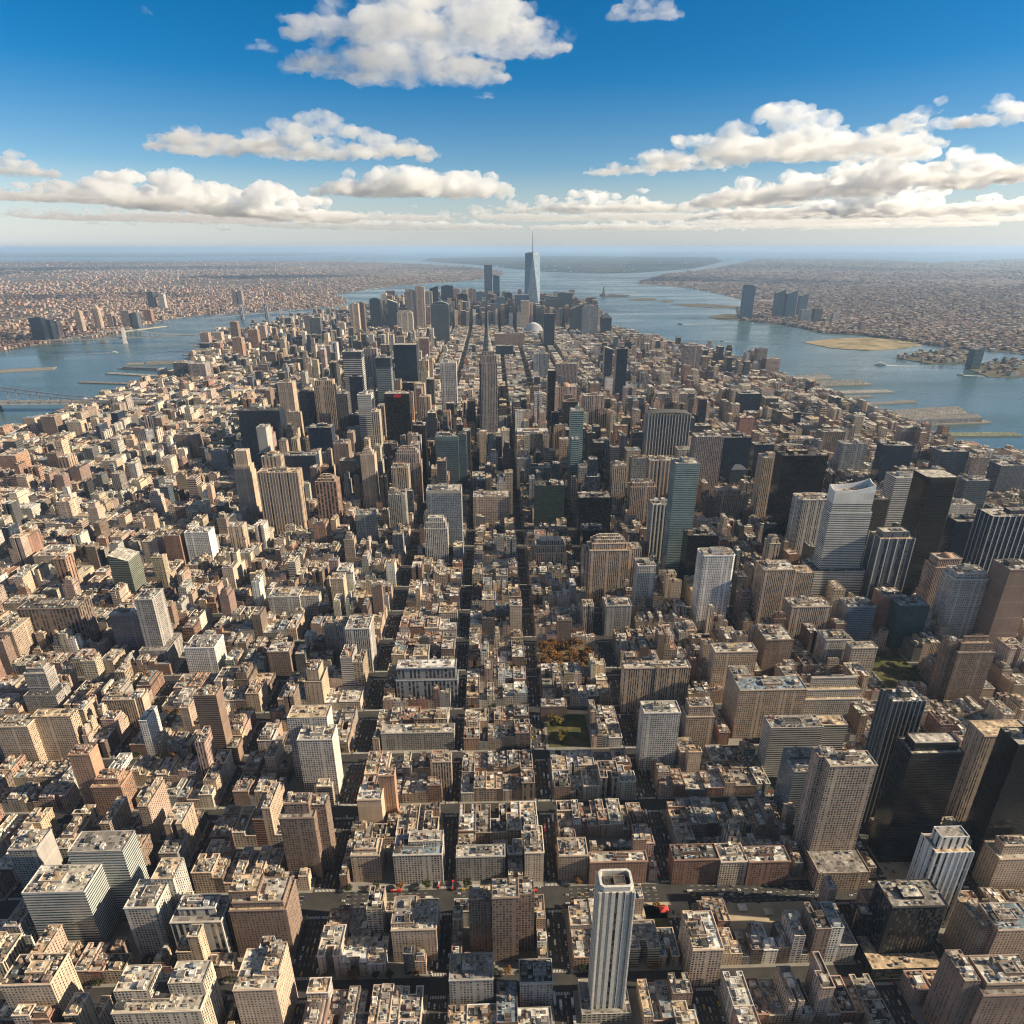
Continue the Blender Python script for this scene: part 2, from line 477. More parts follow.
# ------------------------------------------------------------------ coasts and water, read off the photograph
def P(*pts): return [at(*p) for p in pts]
MANH = P((1024, 459), (977, 453), (952, 446), (915, 432), (890, 419), (857, 407), (832, 395), (799, 383), (768, 371), (752, 361), (703, 349), (645, 339), (608, 329), (565, 306),
         (500, 301), (420, 303), (345, 313), (300, 318), (250, 330), (222, 338), (203, 346), (194, 356), (176, 374), (146, 384), (130, 389), (98, 402), (63, 409), (38, 417), (30, 428), (0, 438), (-90, 478)) + \
       [(-3200, 1500), (-3200, -300), (3200, -300), (3200, 1500)] + P((1200, 515))
BROOK = P((-700, 375), (-200, 362), (0, 351), (33, 345), (100, 337), (116, 334), (133, 328), (163, 320), (199, 315), (245, 313), (282, 310), (300, 310), (343, 304), (346, 300), (333, 295), (365, 290),
          (390, 287), (430, 283), (470, 280.5), (500, 276), (506, 272), (470, 267), (400, 263), (345, 261), (-300, 261))[::-1]
ROCKA = P((-300, 257), (170, 257), (300, 255.5), (350, 254), (330, 252.5), (-300, 252.5))[::-1]
STATEN = P((420, 261), (480, 265), (540, 271.5), (600, 273.5), (640, 272.5), (690, 269), (722, 262), (715, 257), (560, 256), (430, 258))[::-1]
JERSEY = P((633, 283), (690, 288), (722, 294), (752, 303), (737, 310), (741, 320), (790, 325.5), (824, 333), (865, 335), (890, 339), (944, 346.5), (1014, 353), (1200, 372), (1500, 380), (1700, 300), (1700, 258.5), (1024, 258.5),
           (930, 262.5), (880, 259.5), (760, 258.5), (715, 268), (665, 274))
FAR = P((640, 255), (740, 254), (1700, 255), (1700, 251.5), (640, 251.5))
TANISLE = P((803, 342), (832, 348), (869, 350.5), (905, 348), (922, 345), (905, 340.5), (869, 337.5), (835, 338.5))[::1]
SPIT = P((898, 358), (931, 364), (975, 362.5), (978, 354.5), (956, 350), (923, 352))
SPIT2 = P((966, 368), (989, 377), (1060, 376), (1060, 359), (989, 361))
LIBERTY = P((600, 295.4), (606, 297), (626, 297), (630, 295.4), (612, 294))
ELLIS = P((628, 299.5), (640, 300.6), (657, 300.2), (656, 298.4), (640, 298))
SPOT = P((660, 301), (666, 302.4), (674, 302), (674, 300.4), (664, 299.8))
PIERLAND = P((672, 304), (690, 306.5), (742, 308.5), (745, 306.5), (700, 303.5))
TOWERPIER = P((708, 316.5), (720, 319.5), (742, 320.2), (742, 315), (728, 313.5))

def ccw(p):
    a = sum(p[i - 1][0] * p[i][1] - p[i][0] * p[i - 1][1] for i in range(len(p)))
    return p if a > 0 else p[::-1]
def land(name, poly, mat, z=0.0):
    poly = ccw(poly)
    MATS.append(mat); k = len(MATS) - 1
    b = MB(); b.walls(poly, z - 6, z, (.2, .18, .15), None, None, k); b.cap(poly, z, (.2, .18, .15), k)
    return tag(b.build(name), kind='structure')
WATER = mat_water()
w = MB(); MATS.append(WATER)
K = len(MATS) - 1
for i in range(24):
    a0, a1 = 2 * math.pi * i / 24, 2 * math.pi * (i + 1) / 24
    w.face([(0, 0, -3), (420000 * math.cos(a0), 420000 * math.sin(a0), -3), (420000 * math.cos(a1), 420000 * math.sin(a1), -3)], K, (.05, .1, .12))
tag(w.build('water'), kind='structure')
ASPH = mat_ground('asphalt', (.035, .034, .034), (.06, .058, .055), 0.05)
land('road', MANH, ASPH)
SUB_E = mat_suburb('suburb_east', (.045, .05, .05), (.13, .095, .08), (.34, .29, .25), 70, .32)
SUB_W = mat_suburb('suburb_west', (.045, .05, .05), (.11, .08, .075), (.30, .25, .23), 60, .30)
HILL = mat_suburb('wooded_suburb', (.02, .035, .035), (.035, .048, .045), (.18, .18, .17), 110, .10)
SAND = mat_ground('sandy_fill', (.22, .17, .10), (.36, .29, .18), 0.01, c3=(.12, .12, .06), scale2=0.006)
SHORE = mat_ground('shore', (.05, .055, .035), (.15, .125, .095), 0.012)
land('terrain_across_river', BROOK, SUB_E); land('terrain_far_spit', ROCKA, HILL); land('terrain_far_island', STATEN, HILL)
land('terrain_beyond_harbour', JERSEY, SUB_W); land('terrain_horizon', FAR, HILL)
for nm, p, m in (('sandy_island', TANISLE, SAND), ('peninsula', SPIT, SHORE), ('peninsula', SPIT2, SHORE), ('statue_island', LIBERTY, SHORE), ('harbour_island', ELLIS, SHORE), ('harbour_island', SPOT, SHORE),
                 ('harbour_jetty_land', PIERLAND, SHORE), ('point', TOWERPIER, SHORE)):
    land(nm, p, m)

# ------------------------------------------------------------------ street grid
AVX = []     # (centre X, width)
def avx(px, py): return at(px, py)[0]
for px, py, wd in ((447, 870, 20), (551, 871, 21), (668, 871, 29), (811, 851, 30), (890, 880, 24), (331, 870, 30)):
    X, Y = at(px, py); AVX.append([X - 0 * Y, wd])
AVX.sort()
x = AVX[-1][0]
while x < 3200: x += 190; AVX.append([x, 26])
x = AVX[0][0]
for k in range(20):
    x -= (165, 190, 150, 205)[k % 4]; AVX.insert(0, [x, (22, 28, 20, 26)[k % 4]])
    if x < -3200: break
STY_ = [[222, 16], [320, 18], [424, 17], [517, 28], [648, 17], [745, 17], [841, 17], [945, 17]]
y = 945
while y < 8200: y += 104 if y < 2400 else 150; STY_.append([y, 16 if y < 2400 else 22])
BLOCKS = []
for i in range(len(AVX) - 1):
    for j in range(len(STY_) - 1):
        BLOCKS.append((AVX[i][0] + AVX[i][1] / 2, AVX[i + 1][0] - AVX[i + 1][1] / 2, STY_[j][0] + STY_[j][1] / 2, STY_[j + 1][0] - STY_[j + 1][1] / 2))
def inview(x, y, z=0, m=60):
    p = proj(x, y, z); return p[2] > 50 and -m < p[0] < 1024 + m and p[1] < 1024 + m * 1.6
MANH_C = ccw(MANH)
BLOCKS = [b for b in BLOCKS if any(inview(x, y, z, 90) for x in (b[0], b[1]) for y in (b[2], b[3]) for z in (0, 60)) and pip((b[0] + b[1]) / 2, (b[2] + b[3]) / 2, MANH_C)
          and b[1] - b[0] > 20]
PAVE = mat_ground('paving', (.17, .16, .145), (.26, .245, .22), 0.06)
MATS.append(PAVE); KP = len(MATS) - 1
b_ = MB()
for b in BLOCKS:
    b_.walls(rect(*b), 0, .15, (.2, .2, .2), None, None, KP); b_.cap(rect(*b), .15, (.2, .2, .2), KP)
tag(b_.build('pavement'), kind='structure')
# painted lanes and crossings
mk = MB(); WHT = (.62, .61, .58)
for X, wd in AVX:
    for Y0, wd2 in STY_:
        if Y0 > 1500 or not inview(X, Y0, 0, 40): continue
        for s in (-1, 1):
            yy = Y0 + s * (wd2 / 2 + 2.5)
            k = int((wd - 4) / 1.6)
            for q in range(k):
                xx = X - wd / 2 + 2.5 + q * 1.6
                mk.face([(xx, yy - 1.5, .006), (xx + .7, yy - 1.5, .006), (xx + .7, yy + 1.5, .006), (xx, yy + 1.5, .006)], 2, WHT)
    lanes = 3 if wd < 24 else 5
    Y = 330
    while Y < 1600:
        Y += 9
        if any(abs(Y - a) < c / 2 + 6 for a, c in STY_) or not inview(X, Y, 0, 20): continue
        for q in range(1, lanes):
            xx = X - wd / 2 + 3 + (wd - 6) * q / lanes
            mk.face([(xx - .12, Y, .006), (xx + .12, Y, .006), (xx + .12, Y + 4, .006), (xx - .12, Y + 4, .006)], 2, WHT)
for Y0, wd in STY_[3:4]:
    X = -700
    while X < 700:
        X += 9
        if any(abs(X - a) < c / 2 + 6 for a, c in AVX): continue
        for q in (-2, -1, 0, 1, 2):
            mk.face([(X, Y0 + q * 5 - .12, .006), (X + 4, Y0 + q * 5 - .12, .006), (X + 4, Y0 + q * 5 + .12, .006), (X, Y0 + q * 5 + .12, .006)], 2, WHT)
tag(mk.build('road_markings'), kind='structure')
# ------------------------------------------------------------------ towers set out one by one
OCC = []          # footprints taken
REFS = []         # (X, Y, h, short name) for the labels of the smaller buildings
def slab(b, poly, z0, z1, st, wall, gl, side=None): b.walls(poly, z0, z1, wall, st, gl, 0, None, side)

def tower(name, xl, xr, yt, yb, dep, sty, wall, gl, label, roof='l', pod=None, tiers=None, ch=0, crown='pent', ribs=None, side=None, capband=None, nu=None, mast=0, wing=None, nt=0, rot=0, roundc=0, archh=.16, podroof=None):
    X, Y, h, mpp = upright((xl + xr) / 2, yt, yb)
    wd = (xr - xl) * mpp
    if mpp < 1.7: dep = dep * .62
    wall = jit(C[wall], .03) if isinstance(wall, str) else wall
    gl = G[gl] if isinstance(gl, str) else gl
    sc = min(2.0, max(1.0, mpp / 1.9))
    def S_(s):
        s = ST[s] if isinstance(s, str) else s
        return (s[0], s[1], s[2] * sc, s[3] * (sc if s[1] < 1 else 1))
    st = S_(sty); sd = S_(side) if side else None
    rs = random.Random(int(X * 7 + Y * 13))
    cy = Y + dep / 2
    root = tag(empty(name, (X, cy, .15), R(rot)), label.replace('|', ' '), name.replace('_', ' '))
    REFS.append((X, Y, h, label.split('|')[0]))
    base = rect(-wd / 2, wd / 2, -dep / 2, dep / 2)
    def shape(i):
        a, b, c, d = -wd / 2 + i, wd / 2 - i, -dep / 2 + i, dep / 2 - i
        if roundc: 
            r = roundc; out = []
            for (cx, cy2, a0) in ((b - r, c + r, -90), (b - r, d - r, 0), (a + r, d - r, 90), (a + r, c + r, 180)):
                out += [(cx + r * math.cos(R(a0 + k * 22.5)), cy2 + r * math.sin(R(a0 + k * 22.5))) for k in range(5)]
            return out
        return chamfer(a, b, c, d, ch) if ch else rect(a, b, c, d)
    X0, X1, Y0, Y1 = X - wd / 2, X + wd / 2, Y, Y + dep
    z0 = 0
    trim = tuple(min(.7, q * 1.15 + .02) for q in wall)
    RTT = RT[roof]
    if pod:
        el, er, ef, eb, ph = pod
        b = MB(); p = rect(-wd / 2 - el, wd / 2 + er, -dep / 2 - ef, dep / 2 + eb)
        slab(b, p, 0, ph, st if sty not in ('vert', 'vertw', 'slot', 'glass', 'bandd') else ST['wide'], wall, gl)
        b.parapet(p, ph - .9, .9, RT[podroof or rs.choice('lmdt')], trim)
        o = b.build('podium', root)
        X0 -= el; X1 += er; Y0 -= ef; Y1 += eb
        for q in (rect(-wd / 2 - el, -wd / 2, -dep / 2, dep / 2), rect(wd / 2, wd / 2 + er, -dep / 2, dep / 2), rect(-wd / 2, wd / 2, -dep / 2 - ef, -dep / 2)):
            if q[1][0] - q[0][0] > 6 and q[2][1] - q[1][1] > 6: rooftop(root, q, ph - .9, 4, 0, 0, rs)
    if wing:
        for (wx0, wx1, wy0, wy1, wh) in wing:
            b = MB(); p = rect(wx0 * wd - .2, wx1 * wd + .2, wy0 * dep - .2, wy1 * dep + .2)
            slab(b, p, 0, wh * h, st, wall, gl, sd); b.parapet(p, wh * h - .9, .9, RT[rs.choice('lmt')], trim); b.build('wing', root)
            rooftop(root, p, wh * h - .9, 8 if mpp < 3.2 else 3, 2 if mpp < 3.2 else 1, 0, rs, max(1, mpp * .6))
            X0, X1, Y0, Y1 = min(X0, X + wx0 * wd), max(X1, X + wx1 * wd), min(Y0, cy + wy0 * dep), max(Y1, cy + wy1 * dep)
    # shaft and upper tiers
    lv = [(1.0, 0.0)] if not tiers else tiers                     # (top as share of h, inset in metres); last is the roof
    zb = 0.0; mpoly = None
    for k, (fr, ins) in enumerate(lv):
        zt = h * fr; p = shape(ins); last = k == len(lv) - 1
        b = MB()
        zz = zt
        if capband and last:
            zz = zt - capband[0]
            b.walls(p, zz, zt, capband[1], ST['blank'], gl, 0)
        b.walls(p, zb, zz, wall, st, gl, 0, None, sd)
        o = b.build('shaft' if k == 0 else 'upper_tier', root)
        r = MB(); r.parapet(p, zt, 1.2, RTT if last else RT[rs.choice('lmt')], trim, .5)
        if mpp < 2.3 and st[0] < .8 and not ribs:          # cornice
            q = inset(p, -.55); n_ = len(p); zc = zt - .9
            for i in range(n_):
                j = (i + 1) % n_
                r.face([(*q[i], zc), (*q[j], zc), (*q[j], zc + 1.3), (*q[i], zc + 1.3)], 2, trim)
                r.face([(*p[j], zc), (*q[j], zc), (*q[i], zc), (*p[i], zc)], 2, trim); r.face([(*q[i], zc + 1.3), (*q[j], zc + 1.3), (*p[j], zc + 1.3), (*p[i], zc + 1.3)], 2, trim)
        r.build('roof', root)
        if ribs and k == 0:
            n, rw, pr, rt = ribs; rb = MB()
            for q in range(n + 1):
                xx = -wd / 2 + wd * q / n
                rb.box(xx - rw / 2, xx + rw / 2, -dep / 2 - pr, -dep / 2 + .01, 0, zt + 1.3, rt, 2)
            m2 = max(2, round(n * dep / wd))
            for q in range(m2 + 1):
                yy = -dep / 2 + dep * q / m2
                for sx in (-1, 1):
                    xa = sx * wd / 2
                    rb.box(min(xa, xa + sx * pr), max(xa, xa + sx * pr), yy - rw / 2, yy + rw / 2, 0, zt + 1.3, rt, 2)
            rb.build('facade_fins', root)
        zb = zt; mpoly = p
        if not last:
            nxt = lv[k + 1][1] - ins
            if nxt > 7: rooftop(root, rect(mpoly[0][0] + 0, mpoly[0][0] + nxt, -dep / 2 + ins + 2, dep / 2 - ins - 2), zt, 2, 0, 0, rs)
    x0, x1, y0, y1 = bbox(mpoly); tw, td = x1 - x0, y1 - y0
    z = h
    near = mpp < 3.2
    if crown in ('pent', 'two'):
        A = tw * td
        pw, pd, ph = tw * rs.uniform(.26, .46), td * rs.uniform(.30, .5), min(9, max(4, h * .045))
        cx = rs.uniform(-.16, .16) * tw
        b = MB(); p = rect(cx - pw / 2, cx + pw / 2, -pd / 2, pd / 2)
        b.walls(p, z, z + ph, tuple(q * .85 for q in wall), (.5, .4, 5, 5), gl, 0); b.parapet(p, z + ph - .6, .6, RT[rs.choice('lmmdt')], trim, .4)
        b.build('penthouse', root)
        if near: rooftop(root, p, z + ph - .6, 3, 0, 1 if nt == 0 and rs.random() < .35 else 0, rs, max(.8, mpp * .55))
        if crown == 'two':
            p2 = rect(cx - pw * .25, cx + pw * .25, -pd * .25, pd * .25)
            b = MB(); b.walls(p2, z + ph - .6, z + ph + 4, trim, ST['blank']); b.cap(p2, z + ph + 4, RT['w']); b.build('lift_house', root)
        fr = [rect(x0, cx - pw / 2, y0, y1), rect(cx + pw / 2, x1, y0, y1), rect(cx - pw / 2, cx + pw / 2, y0, -pd / 2), rect(cx - pw / 2, cx + pw / 2, pd / 2, y1)]
        n = nu if nu is not None else (7 if near else 2)
        for q in fr: rooftop(root, q, z, max(1, int(n * .7)), 1 if near and rs.random() < .65 else 0, 0, rs, max(1, mpp * .7))
        if nt: rooftop(root, fr[0] if fr[0][1][0] - fr[0][0][0] > 7 else fr[2], z, 0, 0, nt, rs)
    elif crown == 'steps':
        zz = z; p = mpoly
        for k in range(3):
            i = min(tw, td) * .14; p = rect(x0 + i * (k + 1), x1 - i * (k + 1), y0 + i * (k + 1), y1 - i * (k + 1)); hh = h * (.05 - .008 * k)
            b = MB(); b.walls(p, zz, zz + hh, wall, st, gl); b.parapet(p, zz + hh - .5, .5, RTT, trim, .4); b.build('crown_step', root); zz += hh - .5
        z = zz
    elif crown == 'dome':
        r0 = min(tw, td) * .42
        b = MB(); pr = [(r0 * math.cos(t * math.pi / 12), h + r0 * .7 * math.sin(t * math.pi / 12)) for t in range(7)]
        for (ra, za), (rb_, zb_) in zip(pr, pr[1:]):
            for i in range(16):
                A = [2 * math.pi * i / 16, 2 * math.pi * (i + 1) / 16]
                if rb_ < .01: b.face([(ra * math.cos(A[0]), ra * math.sin(A[0]), za), (ra * math.cos(A[1]), ra * math.sin(A[1]), za), (0, 0, zb_)], 2, C['RUST'])
                else: b.face([(ra * math.cos(A[0]), ra * math.sin(A[0]), za), (ra * math.cos(A[1]), ra * math.sin(A[1]), za), (rb_ * math.cos(A[1]), rb_ * math.sin(A[1]), zb_), (rb_ * math.cos(A[0]), rb_ * math.sin(A[0]), zb_)], 2, C['RUST'])
        b.build('dome', root)
    elif crown in ('hip', 'pyr'):
        hh = min(tw, td) * (.35 if crown == 'hip' else .9)
        b = MB()
        rx = max(0, (tw - td) / 2) if crown == 'hip' else 0
        A, B_, D, E = (x0, y0, h + 1.2), (x1, y0, h + 1.2), (x1, y1, h + 1.2), (x0, y1, h + 1.2)
        T0, T1 = (-rx, 0, h + hh), (rx, 0, h + hh)
        rc = tuple(q * .7 for q in wall)
        if rx > 0:
            b.face([A, B_, T1, T0], 2, rc); b.face([B_, D, T1], 2, rc); b.face([D, E, T0, T1], 2, rc); b.face([E, A, T0], 2, rc)
        else:
            for p_, q_ in ((A, B_), (B_, D), (D, E), (E, A)): b.face([p_, q_, T0], 2, rc)
        b.build('pitched_roof', root)
    elif crown in ('slant', 'slantl', 'slantb'):
        hh = tw * .35 if crown != 'slantb' else td * .5
        b = MB(); za = h + 1.25
        zz = {'slant': (0, hh, hh, 0), 'slantl': (hh, 0, 0, hh), 'slantb': (0, 0, hh, hh)}[crown]
        p = [(x0, y0), (x1, y0), (x1, y1), (x0, y1)]
        for i in range(4):
            j = (i + 1) % 4
            if zz[i] + zz[j] > 0: b.face([(*p[i], za), (*p[j], za), (*p[j], za + zz[j]), (*p[i], za + zz[i])], 0, wall, st, gl, [(0, 0), (tw, 0), (tw, zz[j]), (0, zz[i])])
        b.face([(*p[i], za + zz[i] + .01) for i in range(4)], 1, RTT); b.build('sloped_crown', root)
    elif crown == 'scoop':
        b = MB(); za = h + 1.2; q = inset(mpoly, 1.6); hs = [5, 15, 21, 10]
        for i in range(4):
            j = (i + 1) % 4; n = 6
            for k in range(n):
                t0, t1 = k / n, (k + 1) / n
                f = lambda P_, t: (P_[i][0] + (P_[j][0] - P_[i][0]) * t, P_[i][1] + (P_[j][1] - P_[i][1]) * t)
                hh = lambda t: za + (hs[i] + (hs[j] - hs[i]) * t) - 5 * math.sin(math.pi * t) * (1 if i in (0, 2) else .4)
                a0, a1, c0, c1 = f(mpoly, t0), f(mpoly, t1), f(q, t0), f(q, t1)
                b.face([(*a0, za), (*a1, za), (*a1, hh(t1)), (*a0, hh(t0))], 2, trim)
                b.face([(*c1, h), (*c0, h), (*c0, hh(t0)), (*c1, hh(t1))], 2, trim)
                b.face([(*a0, hh(t0)), (*a1, hh(t1)), (*c1, hh(t1)), (*c0, hh(t0))], 2, trim)
        b.build('crown_screen', root)
        rooftop(root, rect(x0 + 4, x1 - 4, y0 + 4, y1 - 4), h, 7, 2, 0, rs, 1.6)
    elif crown == 'arch':
        b = MB(); n = 10; hh = tw * archh
        for k in range(n):
            xa, xb = x0 + tw * k / n, x0 + tw * (k + 1) / n
            za, zb2 = h + 1.2 + hh * math.sin(math.pi * k / n) ** .7 if k else h + 1.2, h + 1.2 + hh * (math.sin(math.pi * (k + 1) / n) if k < n - 1 else 0) ** .7
            za = h + 1.2 + hh * max(0, math.sin(math.pi * k / n)) ** .7
            b.face([(xa, y0, h + 1.2), (xb, y0, h + 1.2), (xb, y0, zb2), (xa, y0, za)], 0, wall, st, gl, [(xa, 0), (xb, 0), (xb, 5), (xa, 5)])
            b.face([(xb, y1, h + 1.2), (xa, y1, h + 1.2), (xa, y1, za), (xb, y1, zb2)], 0, wall, st, gl)
            b.face([(xa, y0, za), (xb, y0, zb2), (xb, y1, zb2), (xa, y1, za)], 2, tuple(q * .8 for q in wall))
        b.build('arched_crown', root)
    elif crown == 'ring':
        b = MB(); p = shape(lv[-1][1] + .2); q = inset(p, 2.2); n = len(p); hr = 7
        for i in range(n):
            j = (i + 1) % n
            b.face([(*p[i], h + 1.2), (*p[j], h + 1.2), (*p[j], h + hr), (*p[i], h + hr)], 2, trim)
            b.face([(*p[i], h + hr), (*p[j], h + hr), (*q[j], h + hr), (*q[i], h + hr)], 2, trim)
            b.face([(*q[j], h + .2), (*q[i], h + .2), (*q[i], h + hr), (*q[j], h + hr)], 2, trim)
        b.build('roof_screen', root)
        rooftop(root, rect(x0 + 3, x1 - 3, y0 + 3, y1 - 3), h, 6, 2, 0, rs, max(1.3, mpp * .7))
    elif crown == 'flat':
        rooftop(root, mpoly, z, nu or (10 if near else 5), 2 if near else 1, nt, rs, max(1, mpp * .7))
    if mast:
        b = MB(); b.bar((0, 0, z), (0, 0, z + mast * .5), max(1.2, mpp * .3), (.2, .2, .2), 3, 6); b.bar((0, 0, z + mast * .5), (0, 0, z + mast), max(.7, mpp * .18), (.25, .25, .25), 3, 6); b.build('mast', root)
    OCC.append((X0 - 2, X1 + 2, Y0 - 2, Y1 + 2, X, cy, R(rot)))
    return root, wd, dep, h, mpp

AT, OT, SK, OB, AB = 'apartment_tower', 'office_tower', 'skyscraper', 'office_block', 'apartment_block'
def T(*a, **k): return tower(*a, **k)

# the front rows
root, wd, dep, h, mpp = T(OT, 600, 634, 893, 1016, 30, 'slot', 'PALE', 'k', 'white tower of broad ribs|with dark slots standing alone at the bottom edge', ch=3.0, crown='ring', side=(.5, .5, 3.6, 3.5), ribs=(5, 3.4, .9, (.60, .56, .49)), pod=(10, 8, 6, 8, 14), roof='d')
T(OB, 22, 84, 893, 950, 52, 'band', 'PALE', 't', 'pale banded office block|with stepped back half and mirror windows near bottom corner', roof='l', wing=[(.0, .9, .5, 1.3, 1.22)], nu=8)
T(AT, 193, 216, 696, 760, 34, 'band', 'BROWN', 'd', 'slim brown slab|of stacked balconies with one bright blank sunny flank', side='blank', roof='t', wing=[(.5, 1.0, -.65, .3, .22)])
T(AT, 277, 312, 808, 878, 44, 'grid', 'BROWN', 'd', 'tall brown stepped apartments|rising beside the broad dark avenue', roof='t', tiers=[(.86, 0), (1.0, 6)], wing=[(.3, .78, -.1, .55, .93)], nt=1)
T(AT, 297, 332, 740, 796, 46, 'grid', 'PALE', 's', 'pale gridded apartment slab|with blank cream flank above the broad avenue', side='blank', wing=[(-.9, .25, .4, 1.3, 1.16)])
T(AB, 68, 89, 755, 812, 30, 'punch', 'RUST', 'd', 'narrow rust red block|with a bare orange flank', side='blank', roof='r')
T(AB, 89, 119, 782, 816, 44, 'grid', 'RUST', 'd', 'orange brick stepped block|beside the narrow rust red one', tiers=[(.85, 0), (1, 5)], roof='t')
T(AB, -6, 27, 727, 768, 40, 'grid', 'SAND', 'd', 'sandy twin block at the frame edge|with bay corners and two bulkheads', wing=[(.4, 1.6, .1, .8, 1.06)])
T(OB, 168, 219, 915, 962, 46, 'vertw', 'PALE', 's', 'pale block of vertical window bays|with steel plant on its stepped roof', tiers=[(.85, 0), (1, 7)], roof='m', nu=8)
T(AB, 228, 285, 905, 957, 54, 'punch', 'BROWN', 'd', 'big dark brown brick block|with tall square bulkheads and sunlit tan flank', roof='l', tiers=[(.9, 0), (1, 3)], wing=[(-.5, .0, -.3, .3, 1.14)], nu=8, nt=2)
T(AB, 124, 156, 908, 954, 52, 'grid', 'PALE', 's', 'grey angular block|with a folded side wall and long narrow roof', wing=[(0, .7, .3, 1.1, 1.12)], nu=6)
T(AB, 8, 36, 850, 892, 44, 'grid', 'GREY', 'd', 'grey gridded block|whose sunny flank is one bare tan wall', side='blank')
T(AB, 116, 139, 853, 882, 40, 'grid', 'BROWN', 'd', 'small square brown block|with flat tan roof behind the grey angular one', roof='t', crown='flat')
T(AB, 233, 276, 990, 1040, 60, 'punch', 'SAND', 'd', 'long tan block cut by the bottom edge|with a red brick end wall', wing=[(.1, .5, -.2, .5, 1.12)], nt=1)
T(AB, 112, 200, 1012, 1060, 52, 'grid', 'CREAM', 's', 'broad cream block cut by bottom edge|with three pale roof houses', wing=[(-.5, -.1, -.2, .5, 1.2), (.1, .5, -.1, .5, 1.25)], nu=9)
T(AB, 0, 50, 985, 1040, 44, 'punch', 'SAND', 'd', 'tan corner block with dark roof|and a cream parapet in the bottom corner', roof='d', nt=1)
T(AB, 102, 134, 700, 728, 30, 'vert', 'TAN', 'd', 'ribbed tan block|with two cream end walls turned to the sun', side='blank', wing=[(.5, .72, -.4, .5, 1.05)])
T(AB, 22, 44, 670, 708, 36, 'grid', 'GREY', 'd', 'grey stepped apartments|with a bright gridded flank by the frame edge', tiers=[(.55, 0), (.9, 0), (1, 4)], pod=(2, 14, 12, 0, 34))
T(AT, 17, 62, 609, 652, 38, 'vertw', 'BROWN', 'd', 'wide brown ribbed slab|with narrow sunlit shoulder', wing=[(.5, .85, -.5, .5, 1.02)], roof='d')
T(AT, 134, 152, 600, 664, 40, 'grid', 'GREY', 'd', 'tall grey gridded tower|on a low podium with glaring white flank', pod=(6, 12, 14, 4, 38), side='grid')
T(OT, 109, 128, 562, 603, 46, 'bandd', 'OLIVE', 'g', 'green glass tower with sloped crown|behind the grey gridded one', crown='slantl', side='band')
T(OB, 109, 138, 615, 655, 40, 'grid', 'MAUVE', 'd', 'dusky gridded office block|tucked under the grey gridded tower')
T(AB, -6, 12, 632, 668, 46, 'grid', 'TAN', 'd', 'tan apartment slab at frame edge|with long gridded sunny flank')
T(OB, 184, 214, 648, 674, 40, 'grid', 'WHITE', 's', 'bright white gridded cube|with a dark glazed roof garden', roof='m', nu=8)
T(OB, 184, 208, 533, 568, 34, 'grid', 'WHITE', 's', 'white gridded office slab|with dazzling blank flank', side='blank')
T(AB, 163, 179, 536, 569, 30, 'punch', 'BRICK', 'd', 'dark red block|next to the white gridded office slab', side='blank', roof='m')
T(AB, 345, 369, 629, 672, 44, 'vert', 'PALE', 'd', 'pale ribbed apartment slab|with cluttered roof beside the broad avenue', side='vert', nu=9, wing=[(-1.0, -.5, .1, .8, .9)])
T(AB, 268, 299, 597, 618, 40, 'grid', 'PALE', 'd', 'low pale gridded block|joined to darker brown wing', wing=[(.5, 1.1, -.4, .5, 1.0)])
T(AB, 330, 343, 579, 612, 26, 'punch', 'SAND', 'd', 'slim sandy tower|with cream sunny side beyond the pale ribbed slab')
T(AB, 267, 289, 652, 675, 30, 'grid', 'BROWN', 'd', 'brown cube with white roof plant|left of the dark side street', roof='w')
T(AB, 54, 69, 490, 516, 40, 'grid', 'PALE', 'd', 'white wedding cake apartments|stepping down to low wings', tiers=[(.5, 0), (.75, 6), (1, 14)])
T(AB, 33, 62, 556, 576, 60, 'punch', 'SAND', 'd', 'broad sandy block|with long golden flank facing the sun', nu=8)
T(AB, 174, 197, 435, 466, 34, 'grid', 'BROWN', 'd', 'brown slab with orange edge|far to the side of the dark navy box')
T(OB, 210, 226, 451, 475, 34, 'grid', 'STEEL', 's', 'steel grey cube|just before the dark navy box')
T(AB, -4, 15, 456, 478, 60, 'punch', 'RUST', 'd', 'rust red slab at the river edge|with bright orange side')
T(AB, 102, 116, 461, 480, 40, 'punch', 'SAND', 'd', 'pale peach block|in the low rooftops between river and towers')
T(AB, 40, 54, 417, 440, 40, 'punch', 'BROWN', 'd', 'brown riverside slab|first of the row before the near bridge')
T(AB, 66, 80, 422, 440, 40, 'punch', 'SAND', 'd', 'tan riverside slab|second of the row before the near bridge')
T(AB, 90, 104, 420, 437, 40, 'punch', 'PINK', 'd', 'pinkish riverside slab|third of the row before the near bridge')
T(AB, 228, 242, 527, 556, 30, 'vert', 'SAND', 'd', 'small golden brown tower|beneath the tan tower of tiers')

